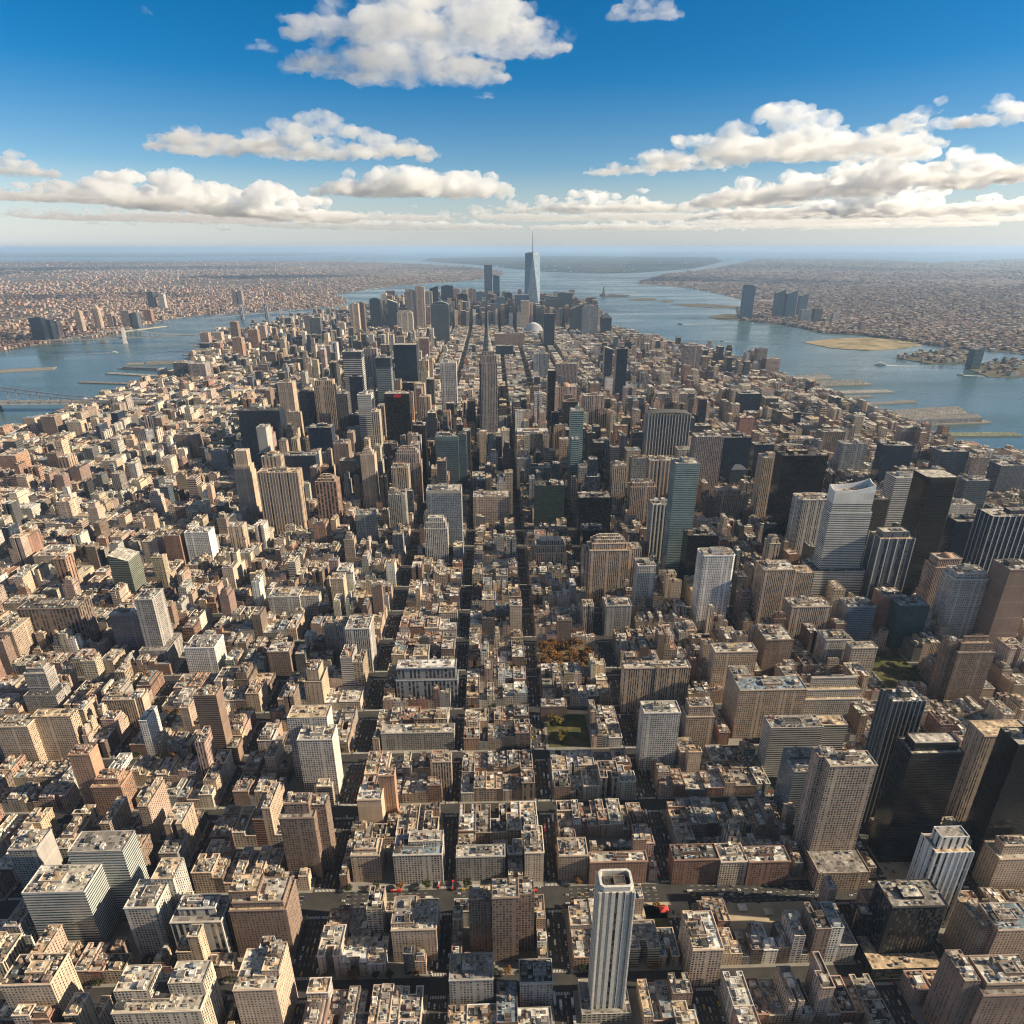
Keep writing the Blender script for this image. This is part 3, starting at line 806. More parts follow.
# right of the lower middle
T(AB, 350, 379, 852, 882, 36, 'punch', 'TAN', 'd', 'tan corner block with stepped roof|where the broad avenue meets the wide cross street', tiers=[(.88, 0), (1, 4)], nt=1)
T(AB, 393, 442, 855, 884, 44, 'grid', 'PALE', 'd', 'long pale block of large windows|on the wide cross street', roof='b', wing=[(-.2, .5, -.1, .45, 1.18)], nt=1)
T(AB, 456, 505, 857, 881, 26, 'grid', 'GREY', 'd', 'grey windowed block on wide cross street|at the narrow avenue corner', roof='l', nu=8)
T(AB, 525, 544, 853, 882, 60, 'punch', 'CREAM', 'd', 'narrow cream corner block|running back along the central avenue', roof='l', nu=8)
T(AB, 559, 588, 856, 880, 40, 'punch', 'TAN', 'd', 'tan block beside the red brick range|on the wide cross street', nt=1)
T(AB, 590, 648, 862, 884, 22, 'punch', 'RUST', 'd', 'long low red brick range|with an upstand at one end', roof='l', wing=[(.28, .5, .5, 1.1, 1.5)])
T(AT, 644, 681, 713, 770, 40, 'grid', 'PALE', 's', 'light grey gridded tower|rising by the slanting avenue', crown='pent', ch=0, nu=6)
T(AB, 492, 519, 898, 962, 34, 'grid', 'BROWN', 'd', 'dark brown tower block|with water tank behind a steel blue roof', roof='l', wing=[(.5, 1.1, .0, .9, .9), (-1.4, -.5, .1, .9, .8)], nt=1, crown='flat')
T(AB, 449, 493, 980, 1012, 40, 'grid', 'GREY', 'd', 'grey gridded block near bottom edge|with a white roof house', roof='m', nu=6)
T(AB, 520, 553, 983, 1008, 36, 'grid', 'GREY', 'd', 'low grey block with glazed top|beside the grey gridded one', roof='d')
T(AB, 391, 436, 930, 962, 54, 'punch', 'TAN', 'd', 'tan courtyard block|below the wide cross street with creamy side walls', wing=[(-.5, .0, -.4, .5, 1.12)], nu=8, nt=1)
T(OB, 395, 457, 669, 702, 44, 'vertw', 'STEEL', 'd', 'broad grey civic block|with white framed dark attic', roof='w', tiers=[(.66, 0), (.68, 3), (.98, 3.0), (1, 2)], crown='flat')
T(AB, 357, 381, 800, 830, 40, 'blank', 'SAND', 'd', 'blank walled tan block|beside the slim orange one', side='blank', crown='flat', roof='w')
T(AB, 378, 394, 776, 818, 22, 'punch', 'RUST', 'd', 'slim orange brick block|with a copper coloured flank', side='blank')
T(AB, 432, 451, 762, 792, 26, 'vert', 'TAN', 'd', 'small tan ribbed cube|between two narrow avenues of low houses')
T(AB, 381, 454, 733, 750, 30, 'grid', 'GREY', 'd', 'long grey brown terrace block|with a row of shaded windows', nu=9)
T(AB, 541, 567, 707, 722, 30, 'blank', 'UMBER', 'd', 'dark shaded flat roofed block|behind the yellow green park')

# right foreground
T(OT, 938, 976, 847, 928, 38, 'slot', 'WHITE', 'k', 'white ribbed corner tower|with deep black slots and stepped white crown', ribs=(6, 1.9, .8, (.62, .60, .56)), tiers=[(.93, 0), (1.06, 5)], crown='flat', roof='m', nu=8)
T(OT, 892, 949, 907, 962, 48, 'vert', 'BLK', 'k', 'squat black office block|with pale rimmed roof above a low garden podium', roof='m', pod=(14, 4, 16, 2, 15), nu=6, wing=[(-.72, -.5, .15, .6, .55)])
T(AT, 830, 878, 766, 868, 36, 'grid', 'TAN', 's', 'tan gridded tower on colonnaded podium|with plain side shaft', pod=(3, 4, 30, 0, 30), wing=[(-.62, -.2, .1, .8, 1.01)], crown='two', roof='l')
T(AT, 893, 926, 702, 824, 40, 'vert', 'DG', 's', 'tall slate ribbed apartments|with pale roof screens', ribs=(7, .9, 1.3, (.22, .22, .215)), roof='w', crown='pent', nu=8)
T(OT, 911, 965, 754, 862, 44, 'bandd', 'BLK', 'k', 'broad black office box|with set back black attic', tiers=[(.95, 0), (1.0, 0.1), (1.06, 5)], roof='l', crown='flat')
T(AT, 984, 1036, 736, 828, 44, 'vert', 'TAN', 'd', 'brown grey ribbed tower|cut by the frame edge above the black glass', roof='t', crown='none')
T(OT, 1018, 1075, 745, 875, 44, 'glass', 'BLK', 'k', 'black glass tower|running out of the frame edge')
T(AB, 1003, 1040, 850, 894, 40, 'punch', 'SAND', 'd', 'sandy stepped corner house|at the frame edge beside shaded street', tiers=[(.8, 0), (1, 6)], nt=1)
T(AB, 985, 1050, 990, 1050, 56, 'punch', 'BROWN', 'd', 'brown apartment block in bottom corner|with tan roof terraces', wing=[(-.75, -.5, -.3, .5, 1.03)], roof='l', nu=9, tiers=[(.92, 0), (1, 5)], nt=1)
T(AB, 998, 1040, 930, 972, 46, 'punch', 'TAN', 'd', 'tan angled apartments|with glass roof house and creamy courtyard wing', wing=[(-.8, -.5, -.3, .9, .9)], roof='b')
T(AB, 674, 720, 860, 884, 34, 'punch', 'BRICK', 'd', 'red brick warehouse|first of the terrace on the wide cross street', roof='d', nu=9)
T(AB, 721, 748, 862, 885, 40, 'grid', 'CREAM', 'd', 'pale cream front|in the middle of the brick terrace', roof='l', nu=8)
T(AB, 749, 791, 862, 885, 34, 'grid', 'BRICK', 'd', 'tall windowed brick front|at the avenue end of the brick terrace', roof='w', nu=8)
T(AB, 693, 724, 950, 986, 64, 'grid', 'SAND', 'd', 'long tan block with crowded roof|standing clear below the wide cross street', roof='w', wing=[(-.5, -.18, -.45, .5, 1.04)], nu=10)
T(OB, 771, 824, 728, 778, 40, 'band', 'PALE', 's', 'white banded office block|with red and tan roof terraces', wing=[(.45, 1.1, .1, .9, .9)], roof='m', nu=9)
T(OB, 794, 826, 772, 826, 34, 'band', 'STEEL', 's', 'pale office pair of bands|with white roof facing the slanting avenue', wing=[(-.45, .5, .5, 1.3, 1.05)], roof='w')
T(AB, 740, 808, 690, 738, 50, 'grid', 'SAND', 'd', 'big tan courtyard block|with light green roof houses', wing=[(-.5, -.2, .5, 1.3, 1.05), (.3, .5, .5, 1.3, 1.02)], roof='b', nu=9)
T(AB, 688, 716, 708, 748, 40, 'grid', 'TAN', 'd', 'tan block of two heights|across the avenue from the big courtyard one', tiers=[(.78, 0), (1, 3)])
T(AB, 624, 691, 668, 712, 30, 'vert', 'TAN', 'd', 'wide tan twin apartments|with rounded bays and speckled roof', wing=[(-.02, .03, -.53, .5, 1.02)], nu=9, nt=2)
T(OB, 715, 758, 652, 694, 40, 'grid', 'SAND', 'd', 'sandy windowed block|with long shaded flank', nu=8)
T(AB, 766, 794, 640, 676, 48, 'punch', 'BROWN', 'd', 'brown flat sided block|with paler corner', nu=6)
T(AB, 808, 868, 682, 720, 40, 'grid', 'PALE', 'd', 'stepped pale terraces block|with cream curved end', tiers=[(.55, 0), (.75, 5), (1, 11)], roof='l')
T(AB, 962, 1000, 640, 702, 34, 'grid', 'BROWN', 'd', 'stepped dusky twin apartments|with pale roof screens near the frame edge', tiers=[(.8, 0), (.92, 5), (1, 10)], wing=[(-.72, -.45, -.1, .6, .94)])
T(AT, 702, 736, 556, 630, 34, 'grid', 'WHITE', 's', 'bright white gridded slab|with eight sided edges standing in front of black glass', ch=4, crown='pent', roof='m')
T(OT, 688, 719, 536, 590, 36, 'glass', 'BLK', 'k', 'black glass block|next to the teal glass slab', roof='d')
T(AT, 764, 796, 570, 632, 40, 'vert', 'TAN', 'd', 'tan ribbed apartments|with round penthouse and lower shoulder', wing=[(.5, 1.2, -.3, .5, .92)], nt=1)
T(AT, 792, 832, 607, 650, 34, 'vert', 'TAN', 's', 'tan and grey block|with blank golden flank before the white crowned tower')
T(OB, 848, 877, 607, 645, 34, 'bandd', 'STEEL', 'b', 'blue glass fronted block|with tan side wall')
T(OB, 826, 852, 640, 676, 30, 'grid', 'PALE', 'd', 'grey cube with dark roof well|by the shaded square', roof='d')
T(OB, 852, 878, 648, 684, 30, 'wide', 'CREAM', 'd', 'cream windowed cube|with small brick roof houses by the shaded square')
T(OB, 900, 930, 606, 648, 34, 'glass', 'SLATE', 't', 'dark teal block|beside dull red one', roof='b')
T(AB, 884, 906, 597, 640, 34, 'blank', 'BRICK', 'd', 'dull red block|with speckled dark roof')
T(AT, 957, 991, 574, 650, 36, 'grid', 'PALE', 'd', 'cream punched window tower|leaning towards the frame edge with round roof house', roof='l', crown='two', tiers=[(.93, 0), (1, 3)])
T(AT, 938, 966, 560, 622, 34, 'vert', 'PINK', 'd', 'pinkish stepped tower|with round red roof house', tiers=[(.88, 0), (1, 4)], crown='dome')
T(AT, 1010, 1040, 570, 660, 40, 'blank', 'BROWN', 'd', 'plain brown tower|at the frame edge', side='blank')

# tall right cluster
T(SK, 834, 877, 494, 606, 30, 'band', 'WHITE', 's', 'white banded skyscraper with notched crown|stepping out at its waist', pod=(16, 8, 9, 4, 88), crown='scoop', tiers=[(.84, 0), (1, 2.2)], capband=(20, (.62, .61, .58)))
T(SK, 928, 961, 478, 600, 52, 'bandd', 'BLK', 'k', 'faceted black skyscraper|with thin pale floor lines', crown='none', ch=6, capband=(10, (.02, .022, .024)))
T(OT, 881, 916, 537, 610, 40, 'slot', 'SLATE', 'n', 'navy tower with paired white ribs|and square white crown', ribs=(4, 1.8, .8, (.60, .58, .55)), tiers=[(.97, 0), (1.04, 8)])
T(OT, 896, 929, 478, 545, 44, 'band', 'WHITE', 's', 'white louvred office slab|between notched crown and faceted black ones')
T(SK, 783, 829, 456, 540, 44, 'glass', 'BLK', 'k', 'big flat black skyscraper|with lit rim and no setbacks', crown='pent', roof='d')
T(OT, 800, 836, 500, 565, 44, 'vert', 'PALE', 'd', 'round cornered ribbed tower|in front of the big flat black one', roundc=8)
T(OT, 957, 988, 522, 585, 40, 'glass', 'NAV', 'n', 'plain navy tower|with rough brown roof right of the faceted black one', roof='m')
T(OT, 993, 1045, 517, 600, 46, 'slot', 'NAV', 'n', 'navy tower of white front ribs|cut by the frame edge', ribs=(9, 1.6, .7, (.50, .50, .50)), roof='l')
T(OT, 886, 915, 446, 492, 46, 'glass', 'NAV', 'n', 'leaning navy glass slab|with paler side behind the louvred one')
T(OT, 942, 970, 452, 490, 46, 'glass', 'SLATE', 'n', 'blue grey glass slab|before the wooded pier', side='vert')
T(OT, 966, 991, 481, 535, 40, 'glass', 'STEEL', 's', 'steel blue glass tower|behind the plain navy one')
T(OT, 950, 976, 505, 545, 40, 'punch', 'PALE', 'd', 'pale stone tower top|between faceted black and plain navy')
T(AT, 1001, 1034, 466, 500, 46, 'grid', 'SLATE', 'd', 'grey slab at frame edge|before the sandy pier')
T(AT, 972, 990, 458, 486, 36, 'grid', 'MAUVE', 'd', 'dusky mauve slab|between two blue grey ones near the water')
T(OT, 843, 868, 444, 480, 40, 'grid', 'STEEL', 's', 'blue grey block with lit cream edge|behind the notched crown')
T(OT, 822, 846, 432, 462, 40, 'vert', 'BROWN', 'd', 'brown ribbed block with orange flank|behind the big flat black one', side='blank')
T(OT, 866, 890, 500, 560, 44, 'glass', 'UMBER', 'd', 'dark brown block|squeezed behind the notched crown')
T(AT, 764, 781, 458, 528, 40, 'vert', 'SAND', 'd', 'slender sandy ribbed tower|left of the big flat black one')
T(OT, 755, 775, 445, 485, 36, 'glass', 'NAV', 'n', 'small navy slab|behind the slender sandy ribbed one')
T(OT, 724, 752, 438, 488, 42, 'glass', 'BLK', 'n', 'wide dark slab|beside the grey ribbed one', roof='m')
T(OT, 696, 724, 437, 508, 42, 'vert', 'MAUVE', 'd', 'grey ribbed slab|right of the teal glass slab', side='vert')
T(SK, 676, 700, 464, 580, 40, 'band', 'TEALW', 't', 'teal glass slab|with pale edges and busy roof', crown='pent', side='band')
T(OT, 650, 677, 461, 515, 44, 'slot', 'TAN', 'd', 'tan ribbed office tower|pressed against the teal glass slab', ribs=(7, 1.6, .7, (.42, .35, .27)))
T(SK, 649, 691, 415, 482, 50, 'slot', 'DG', 'k', 'broad tower of thin white ribs|with curved roof rim and a pale waist band', ribs=(14, 1.7, .8, (.58, .56, .53)), crown='arch', archh=.05)
T(OT, 657, 689, 394, 412, 50, 'vert', 'MAUVE', 'd', 'wide mauve block|looking over the ribbed tower')
T(AT, 653, 672, 505, 562, 34, 'slot', 'PALE', 'd', 'slender white ribbed tower|at the foot of the teal glass slab', ribs=(5, 1.6, .6, (.55, .52, .47)), crown='two')
T(AT, 638, 656, 566, 618, 34, 'grid', 'PALE', 'd', 'white gridded slab|right of the big tan cluster', roof='l')
T(AT, 590, 630, 545, 600, 46, 'vert', 'TAN', 'd', 'big tan ribbed cluster|with several stepped tops', tiers=[(.9, 0), (1.0, 6)], crown='steps', wing=[(.5, .85, -.2, .5, .88), (-.62, -.5, -.3, .5, .85)])
T(AT, 631, 657, 484, 525, 40, 'vert', 'PINK', 'd', 'pinkish ribbed block|left of the teal glass slab', tiers=[(.92, 0), (1, 5)])
T(OB, 606, 632, 606, 636, 34, 'grid', 'GREY', 'd', 'grey glazed block|right of the shaded avenue beyond the brown trees', nu=7)
T(OT, 717, 743, 491, 524, 40, 'vert', 'TAN', 'd', 'tan ribbed tower with round cap|below the wide dark slab', tiers=[(.88, 0), (1, 4)], crown='dome')
T(OT, 731, 747, 470, 494, 36, 'glass', 'SLATE', 's', 'dark glass tower with hipped top|near the wide dark slab', crown='hip')
T(OT, 740, 762, 394, 420, 50, 'glass', 'NAV', 'n', 'navy cube among low roofs|towards the wide river')
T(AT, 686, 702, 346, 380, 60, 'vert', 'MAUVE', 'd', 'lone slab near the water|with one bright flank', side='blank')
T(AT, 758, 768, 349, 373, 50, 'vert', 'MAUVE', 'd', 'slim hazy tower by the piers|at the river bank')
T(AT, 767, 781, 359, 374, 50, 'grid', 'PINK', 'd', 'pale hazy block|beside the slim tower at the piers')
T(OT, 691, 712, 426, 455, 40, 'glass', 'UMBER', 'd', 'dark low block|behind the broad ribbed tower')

# the middle
T(AT, 535, 567, 545, 574, 44, 'vert', 'TAN', 'd', 'broad stone block of tiers|between the two central avenues', tiers=[(.72, 0), (.95, 5), (1.08, 12)])
T(OB, 473, 510, 497, 529, 44, 'grid', 'TAN', 'd', 'plain tan gridded box|in the middle below the spired skyscraper', side='blank')
T(OT, 535, 565, 486, 530, 44, 'bandd', 'BLK', 'g', 'dark green glass box|with pale bulkheads in the middle', roof='d')
T(OT, 579, 612, 498, 545, 44, 'glass', 'BLK', 'k', 'black box with lit rim|left of the pinkish ribbed block', roof='m')
T(OT, 583, 604, 531, 574, 40, 'glass', 'BLK', 'k', 'black annex block|at the foot of the lit rimmed box', roof='d')
T(OB, 517, 549, 432, 464, 50, 'vert', 'SLATE', 'd', 'wide ribbed grey slab|with pale flat roof beside the spired skyscraper', roof='w', capband=(8, (.30, .29, .27)), ribs=(8, 1.2, .5, (.17, .16, .155)))
T(OB, 526, 551, 468, 492, 40, 'vert', 'MAUVE', 'd', 'grey block with cream capped roof|below the wide ribbed slab')
T(OB, 517, 531, 459, 494, 40, 'vert', 'GREY', 'd', 'grey upright block|at the corner below the wide ribbed slab')
T(OB, 472, 509, 476, 496, 46, 'vert', 'STEEL', 'd', 'low blue grey pair of blocks|at the foot of the spired skyscraper', nu=8)
T(SK, 426, 461, 491, 552, 44, 'grid', 'STEEL', 's', 'blue grey gridded tower|with sand coloured corner and ragged roof', capband=(6, (.42, .38, .30)))
T(AT, 424, 447, 522, 566, 36, 'vert', 'PALE', 'd', 'pale stone tower with small crown|at the foot of the blue grey gridded one', tiers=[(.84, 0), (.97, 4), (1.05, 9)], crown='two')
T(SK, 435, 458, 437, 495, 44, 'band', 'SLATE', 't', 'teal banded skyscraper|with a lower glass wing beside it', roof='m', wing=[(.5, .85, -.2, .5, 1.02)], capband=(12, (.10, .16, .14)))
T(SK, 440, 456, 363, 430, 50, 'grid', 'PALE', 's', 'pale gridded skyscraper|left of the spired one', crown='two')
T(OT, 419, 430, 397, 438, 44, 'vert', 'TAN', 'd', 'narrow tan tower|between teal banded and dark ones')
T(OT, 419, 428, 361, 398, 46, 'vert', 'SAND', 'd', 'golden sided narrow tower|behind the narrow tan one')
T(OT, 412, 425, 426, 485, 40, 'glass', 'BLK', 'k', 'dark slim tower|with stone tip left of the teal banded one')
T(SK, 393, 416, 345, 405, 60, 'glass', 'NAV', 'n', 'tall plain navy skyscraper|left of the pale gridded one', crown='none')
T(OT, 395, 414, 383, 410, 30, 'glass', 'NAV', 'k', 'dark stepped shoulder tower|in front of the plain navy one')
r_sign = T(SK, 384, 409, 394, 462, 46, 'glass', 'BLK', 'k', 'black skyscraper with red sign|near its rim and pale edges', roof='l', crown='flat', capband=(9, (.03, .03, .035)))
T(OT, 375, 390, 358, 425, 50, 'band', 'STEEL', 't', 'grey teal tower with dark top|right of the silver capped one', capband=(40, (.03, .04, .05)))
T(OT, 364, 376, 349, 402, 50, 'vert', 'MAUVE', 'd', 'hazy violet tower|behind the grey teal one')
T(SK, 342, 361, 352, 436, 50, 'band', 'PALE', 's', 'silver tower with dark crown band|left of the hazy violet one', capband=(22, (.05, .06, .08)))
T(OT, 349, 362, 377, 445, 30, 'glass', 'NAV', 'n', 'navy slab|standing against the silver tower')
T(AT, 357, 371, 395, 462, 44, 'band', 'WHITE', 'd', 'white banded tower|with long cream side left of the red sign')
T(AT, 371, 379, 412, 466, 40, 'vert', 'CREAM', 'd', 'thin cream shaft|stuck to the white banded tower')
T(OT, 337, 347, 394, 450, 44, 'vert', 'DG', 'd', 'dark narrow tower with cream flank|below the silver one')
T(AT, 360, 374, 455, 512, 36, 'punch', 'SAND', 'd', 'slender sandy tower with castle top|below the white banded one', crown='steps')
T(OT, 374, 386, 460, 486, 36, 'glass', 'DG', 'k', 'short dark tower with tan edge|right of the slender sandy one')
T(AT, 391, 408, 468, 514, 40, 'vert', 'TAN', 'd', 'tan tower with bright flank|below the ornate stone one')
T(AT, 394, 420, 454, 505, 44, 'vert', 'PINK', 'd', 'ornate stone tower|with stepped crown right of the tan one', tiers=[(.82, 0), (1, 4)], crown='steps')
T(AT, 388, 405, 495, 534, 36, 'vert', 'GREY', 'd', 'grey stone block with paired tops|low among the midtown roofs', wing=[(-.5, -.05, -.4, .5, 1.06)])
T(OB, 355, 374, 515, 548, 36, 'grid', 'GREY', 's', 'grey glass fronted block|below the slender sandy tower')
T(OT, 333, 348, 444, 494, 40, 'punch', 'BROWN', 'd', 'brown tower with sunny tan edge|right of the slit windowed one')
T(OT, 308, 331, 428, 484, 44, 'glass', 'NAV', 'n', 'dark blue glass tower|with pale roof and bright side', roof='l', side='grid')
T(OT, 284, 315, 456, 504, 40, 'glass', 'SLATE', 'n', 'slate glass block with rough roof|before the dark blue glass tower', roof='m')
T(AT, 315, 336, 482, 530, 40, 'vertw', 'RUST', 'd', 'rosy brown ribbed tower|with turreted crown', crown='steps')
T(AT, 257, 297, 473, 535, 40, 'slot', 'TAN', 'd', 'massive tan ribbed slab|with second shaft behind', wing=[(-.48, .0, .5, 1.2, 1.18)], ribs=(14, 1.5, .7, (.40, .32, .23)), roof='t')
T(AT, 232, 249, 460, 524, 36, 'punch', 'SAND', 'd', 'tan tower of tiers|at the edge of the tall cluster', tiers=[(.8, 0), (.9, 2), (1.12, 6)])
T(SK, 238, 279, 411, 470, 50, 'glass', 'NAV', 'n', 'dark navy box|wide and plain at the side of the tall cluster', crown='flat', roof='d')
T(AT, 277, 292, 383, 455, 44, 'punch', 'TAN', 'd', 'tall tan tower with lit edge|right behind the dark navy box', wing=[(-.1, .9, -.9, -.5, .62)])
T(AT, 313, 333, 381, 445, 46, 'vert', 'TAN', 'd', 'tall slit windowed tower|with golden flank', tiers=[(.92, 0), (1, 4)])
T(OT, 297, 316, 359, 374, 40, 'glass', 'SLATE', 'n', 'hazy dark slab|above the low roofs')
T(OT, 548, 556, 371, 434, 44, 'glass', 'BLK', 'k', 'thin black tower|right of the spired skyscraper', crown='none')
T(OT, 555, 577, 387, 434, 46, 'vert', 'PINK', 'd', 'pinkish tower with red dome|behind the thin black one', crown='dome')
T(OT, 563, 578, 402, 448, 40, 'glass', 'DG', 'k', 'dark tower with copper roof|left of the green glass one', roof='r')
T(SK, 571, 584, 411, 494, 36, 'band', 'TEALW', 't', 'green glass tower|speckled with panes and a lower wing', wing=[(-.45, .2, -.8, -.4, .68)], crown='two')
T(OT, 584, 605, 396, 445, 46, 'vert', 'PINK', 'd', 'pinkish grey stone slab|right of the green glass tower', wing=[(.2, .6, -.9, -.5, .75)])
T(OB, 579, 595, 468, 504, 36, 'grid', 'GREY', 'd', 'grey brown block with framed top|below the green glass tower')
T(OT, 613, 627, 466, 518, 36, 'vert', 'TAN', 'd', 'tan upright tower|left of the pinkish ribbed block', crown='pent')
T(OT, 594, 605, 443, 494, 36, 'glass', 'DG', 'k', 'shadowy slim block|between green glass and tan upright ones')
T(OT, 632, 647, 459, 494, 36, 'grid', 'STEEL', 's', 'blue grey cube|left of the tan ribbed office tower')
T(OT, 632, 646, 433, 475, 34, 'glass', 'NAV', 'n', 'navy stepped tower|left of the broad ribbed one', tiers=[(.85, 0), (1, 5)])
T(OT, 556, 578, 364, 388, 50, 'vert', 'MAUVE', 'd', 'hazy mauve block|far behind the red domed tower')
T(OT, 534, 549, 354, 380, 50, 'vert', 'STEEL', 's', 'hazy blue block|far behind the thin black tower')
T(OT, 617, 628, 349, 408, 50, 'glass', 'NAV', 'n', 'slim dark tower among low roofs|standing alone')
T(OT, 605, 613, 350, 392, 50, 'glass', 'SLATE', 'n', 'dark sloped tower|just left of the slim lone one', crown='slantl')
T(OT, 628, 644, 398, 428, 44, 'glass', 'STEEL', 's', 'blue grey hazy cube|right of the slim lone one')

# far downtown
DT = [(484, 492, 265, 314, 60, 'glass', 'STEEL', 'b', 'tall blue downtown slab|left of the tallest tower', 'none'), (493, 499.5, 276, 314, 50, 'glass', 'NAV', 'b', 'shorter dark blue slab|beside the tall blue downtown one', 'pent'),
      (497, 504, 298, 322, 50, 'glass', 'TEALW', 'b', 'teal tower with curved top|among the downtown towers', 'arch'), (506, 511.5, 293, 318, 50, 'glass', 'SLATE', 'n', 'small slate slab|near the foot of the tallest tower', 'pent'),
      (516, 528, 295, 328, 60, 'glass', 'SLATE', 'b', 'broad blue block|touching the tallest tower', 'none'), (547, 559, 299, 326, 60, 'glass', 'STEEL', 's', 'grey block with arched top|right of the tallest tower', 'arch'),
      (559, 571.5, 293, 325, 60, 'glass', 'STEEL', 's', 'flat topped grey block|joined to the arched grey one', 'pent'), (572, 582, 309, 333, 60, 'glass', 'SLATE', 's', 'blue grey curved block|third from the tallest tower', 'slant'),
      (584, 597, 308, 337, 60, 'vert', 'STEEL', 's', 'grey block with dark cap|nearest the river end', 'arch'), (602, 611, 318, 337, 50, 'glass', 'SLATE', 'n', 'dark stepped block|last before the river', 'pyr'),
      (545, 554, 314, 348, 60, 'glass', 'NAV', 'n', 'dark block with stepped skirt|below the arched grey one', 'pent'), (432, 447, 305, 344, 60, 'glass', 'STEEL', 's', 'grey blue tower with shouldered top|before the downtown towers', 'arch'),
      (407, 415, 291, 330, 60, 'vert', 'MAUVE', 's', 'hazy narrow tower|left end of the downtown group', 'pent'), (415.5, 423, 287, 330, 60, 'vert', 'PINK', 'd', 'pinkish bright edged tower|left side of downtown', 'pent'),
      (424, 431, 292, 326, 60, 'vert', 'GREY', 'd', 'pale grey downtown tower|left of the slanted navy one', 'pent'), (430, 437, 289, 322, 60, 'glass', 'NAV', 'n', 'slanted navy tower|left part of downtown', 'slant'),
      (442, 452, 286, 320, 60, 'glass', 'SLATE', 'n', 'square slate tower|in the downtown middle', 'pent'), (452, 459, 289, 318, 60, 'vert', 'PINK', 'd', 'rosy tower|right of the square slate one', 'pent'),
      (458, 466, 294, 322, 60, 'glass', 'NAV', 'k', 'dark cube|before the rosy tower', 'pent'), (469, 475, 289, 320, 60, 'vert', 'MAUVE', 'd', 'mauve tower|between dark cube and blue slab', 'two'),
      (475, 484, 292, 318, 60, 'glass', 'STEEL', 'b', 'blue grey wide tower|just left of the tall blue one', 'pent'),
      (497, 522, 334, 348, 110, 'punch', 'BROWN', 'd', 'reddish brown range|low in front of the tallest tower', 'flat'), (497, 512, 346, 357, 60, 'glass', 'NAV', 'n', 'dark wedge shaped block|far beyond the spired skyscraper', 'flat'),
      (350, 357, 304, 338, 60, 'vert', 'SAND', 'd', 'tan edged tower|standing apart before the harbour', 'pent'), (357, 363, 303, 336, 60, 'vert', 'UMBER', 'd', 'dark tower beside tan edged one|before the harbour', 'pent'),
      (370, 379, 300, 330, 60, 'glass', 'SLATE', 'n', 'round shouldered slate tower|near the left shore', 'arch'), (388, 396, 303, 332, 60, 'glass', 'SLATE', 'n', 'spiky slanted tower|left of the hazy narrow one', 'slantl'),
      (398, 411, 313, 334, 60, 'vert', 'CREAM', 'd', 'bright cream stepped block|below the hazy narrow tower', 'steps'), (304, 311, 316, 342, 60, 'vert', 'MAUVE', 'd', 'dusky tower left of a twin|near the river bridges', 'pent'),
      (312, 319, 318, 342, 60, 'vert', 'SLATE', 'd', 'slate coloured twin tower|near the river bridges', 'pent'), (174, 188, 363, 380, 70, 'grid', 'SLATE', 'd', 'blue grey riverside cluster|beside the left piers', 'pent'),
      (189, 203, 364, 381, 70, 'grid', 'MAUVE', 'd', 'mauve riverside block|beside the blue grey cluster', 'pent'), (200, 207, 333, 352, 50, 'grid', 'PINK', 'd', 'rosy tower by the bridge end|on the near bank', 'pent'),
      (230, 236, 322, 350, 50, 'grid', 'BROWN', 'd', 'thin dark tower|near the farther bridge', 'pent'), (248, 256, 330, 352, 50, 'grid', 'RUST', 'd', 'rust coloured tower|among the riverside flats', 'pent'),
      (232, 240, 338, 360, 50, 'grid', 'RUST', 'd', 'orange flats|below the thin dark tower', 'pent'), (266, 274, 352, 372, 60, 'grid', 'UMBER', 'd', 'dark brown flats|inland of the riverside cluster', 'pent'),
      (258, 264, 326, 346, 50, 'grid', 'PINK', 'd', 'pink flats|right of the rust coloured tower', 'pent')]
for xl, xr, yt, yb, dp, st, wl_, g_, lb, cr in DT: T(SK if yt < 300 else OT, xl - (xr - xl) * (.10 if yb != 314 else 0), xr + (xr - xl) * (.10 if yb != 314 else 0), yt, yb, dp, st, wl_, g_, lb, crown=cr)
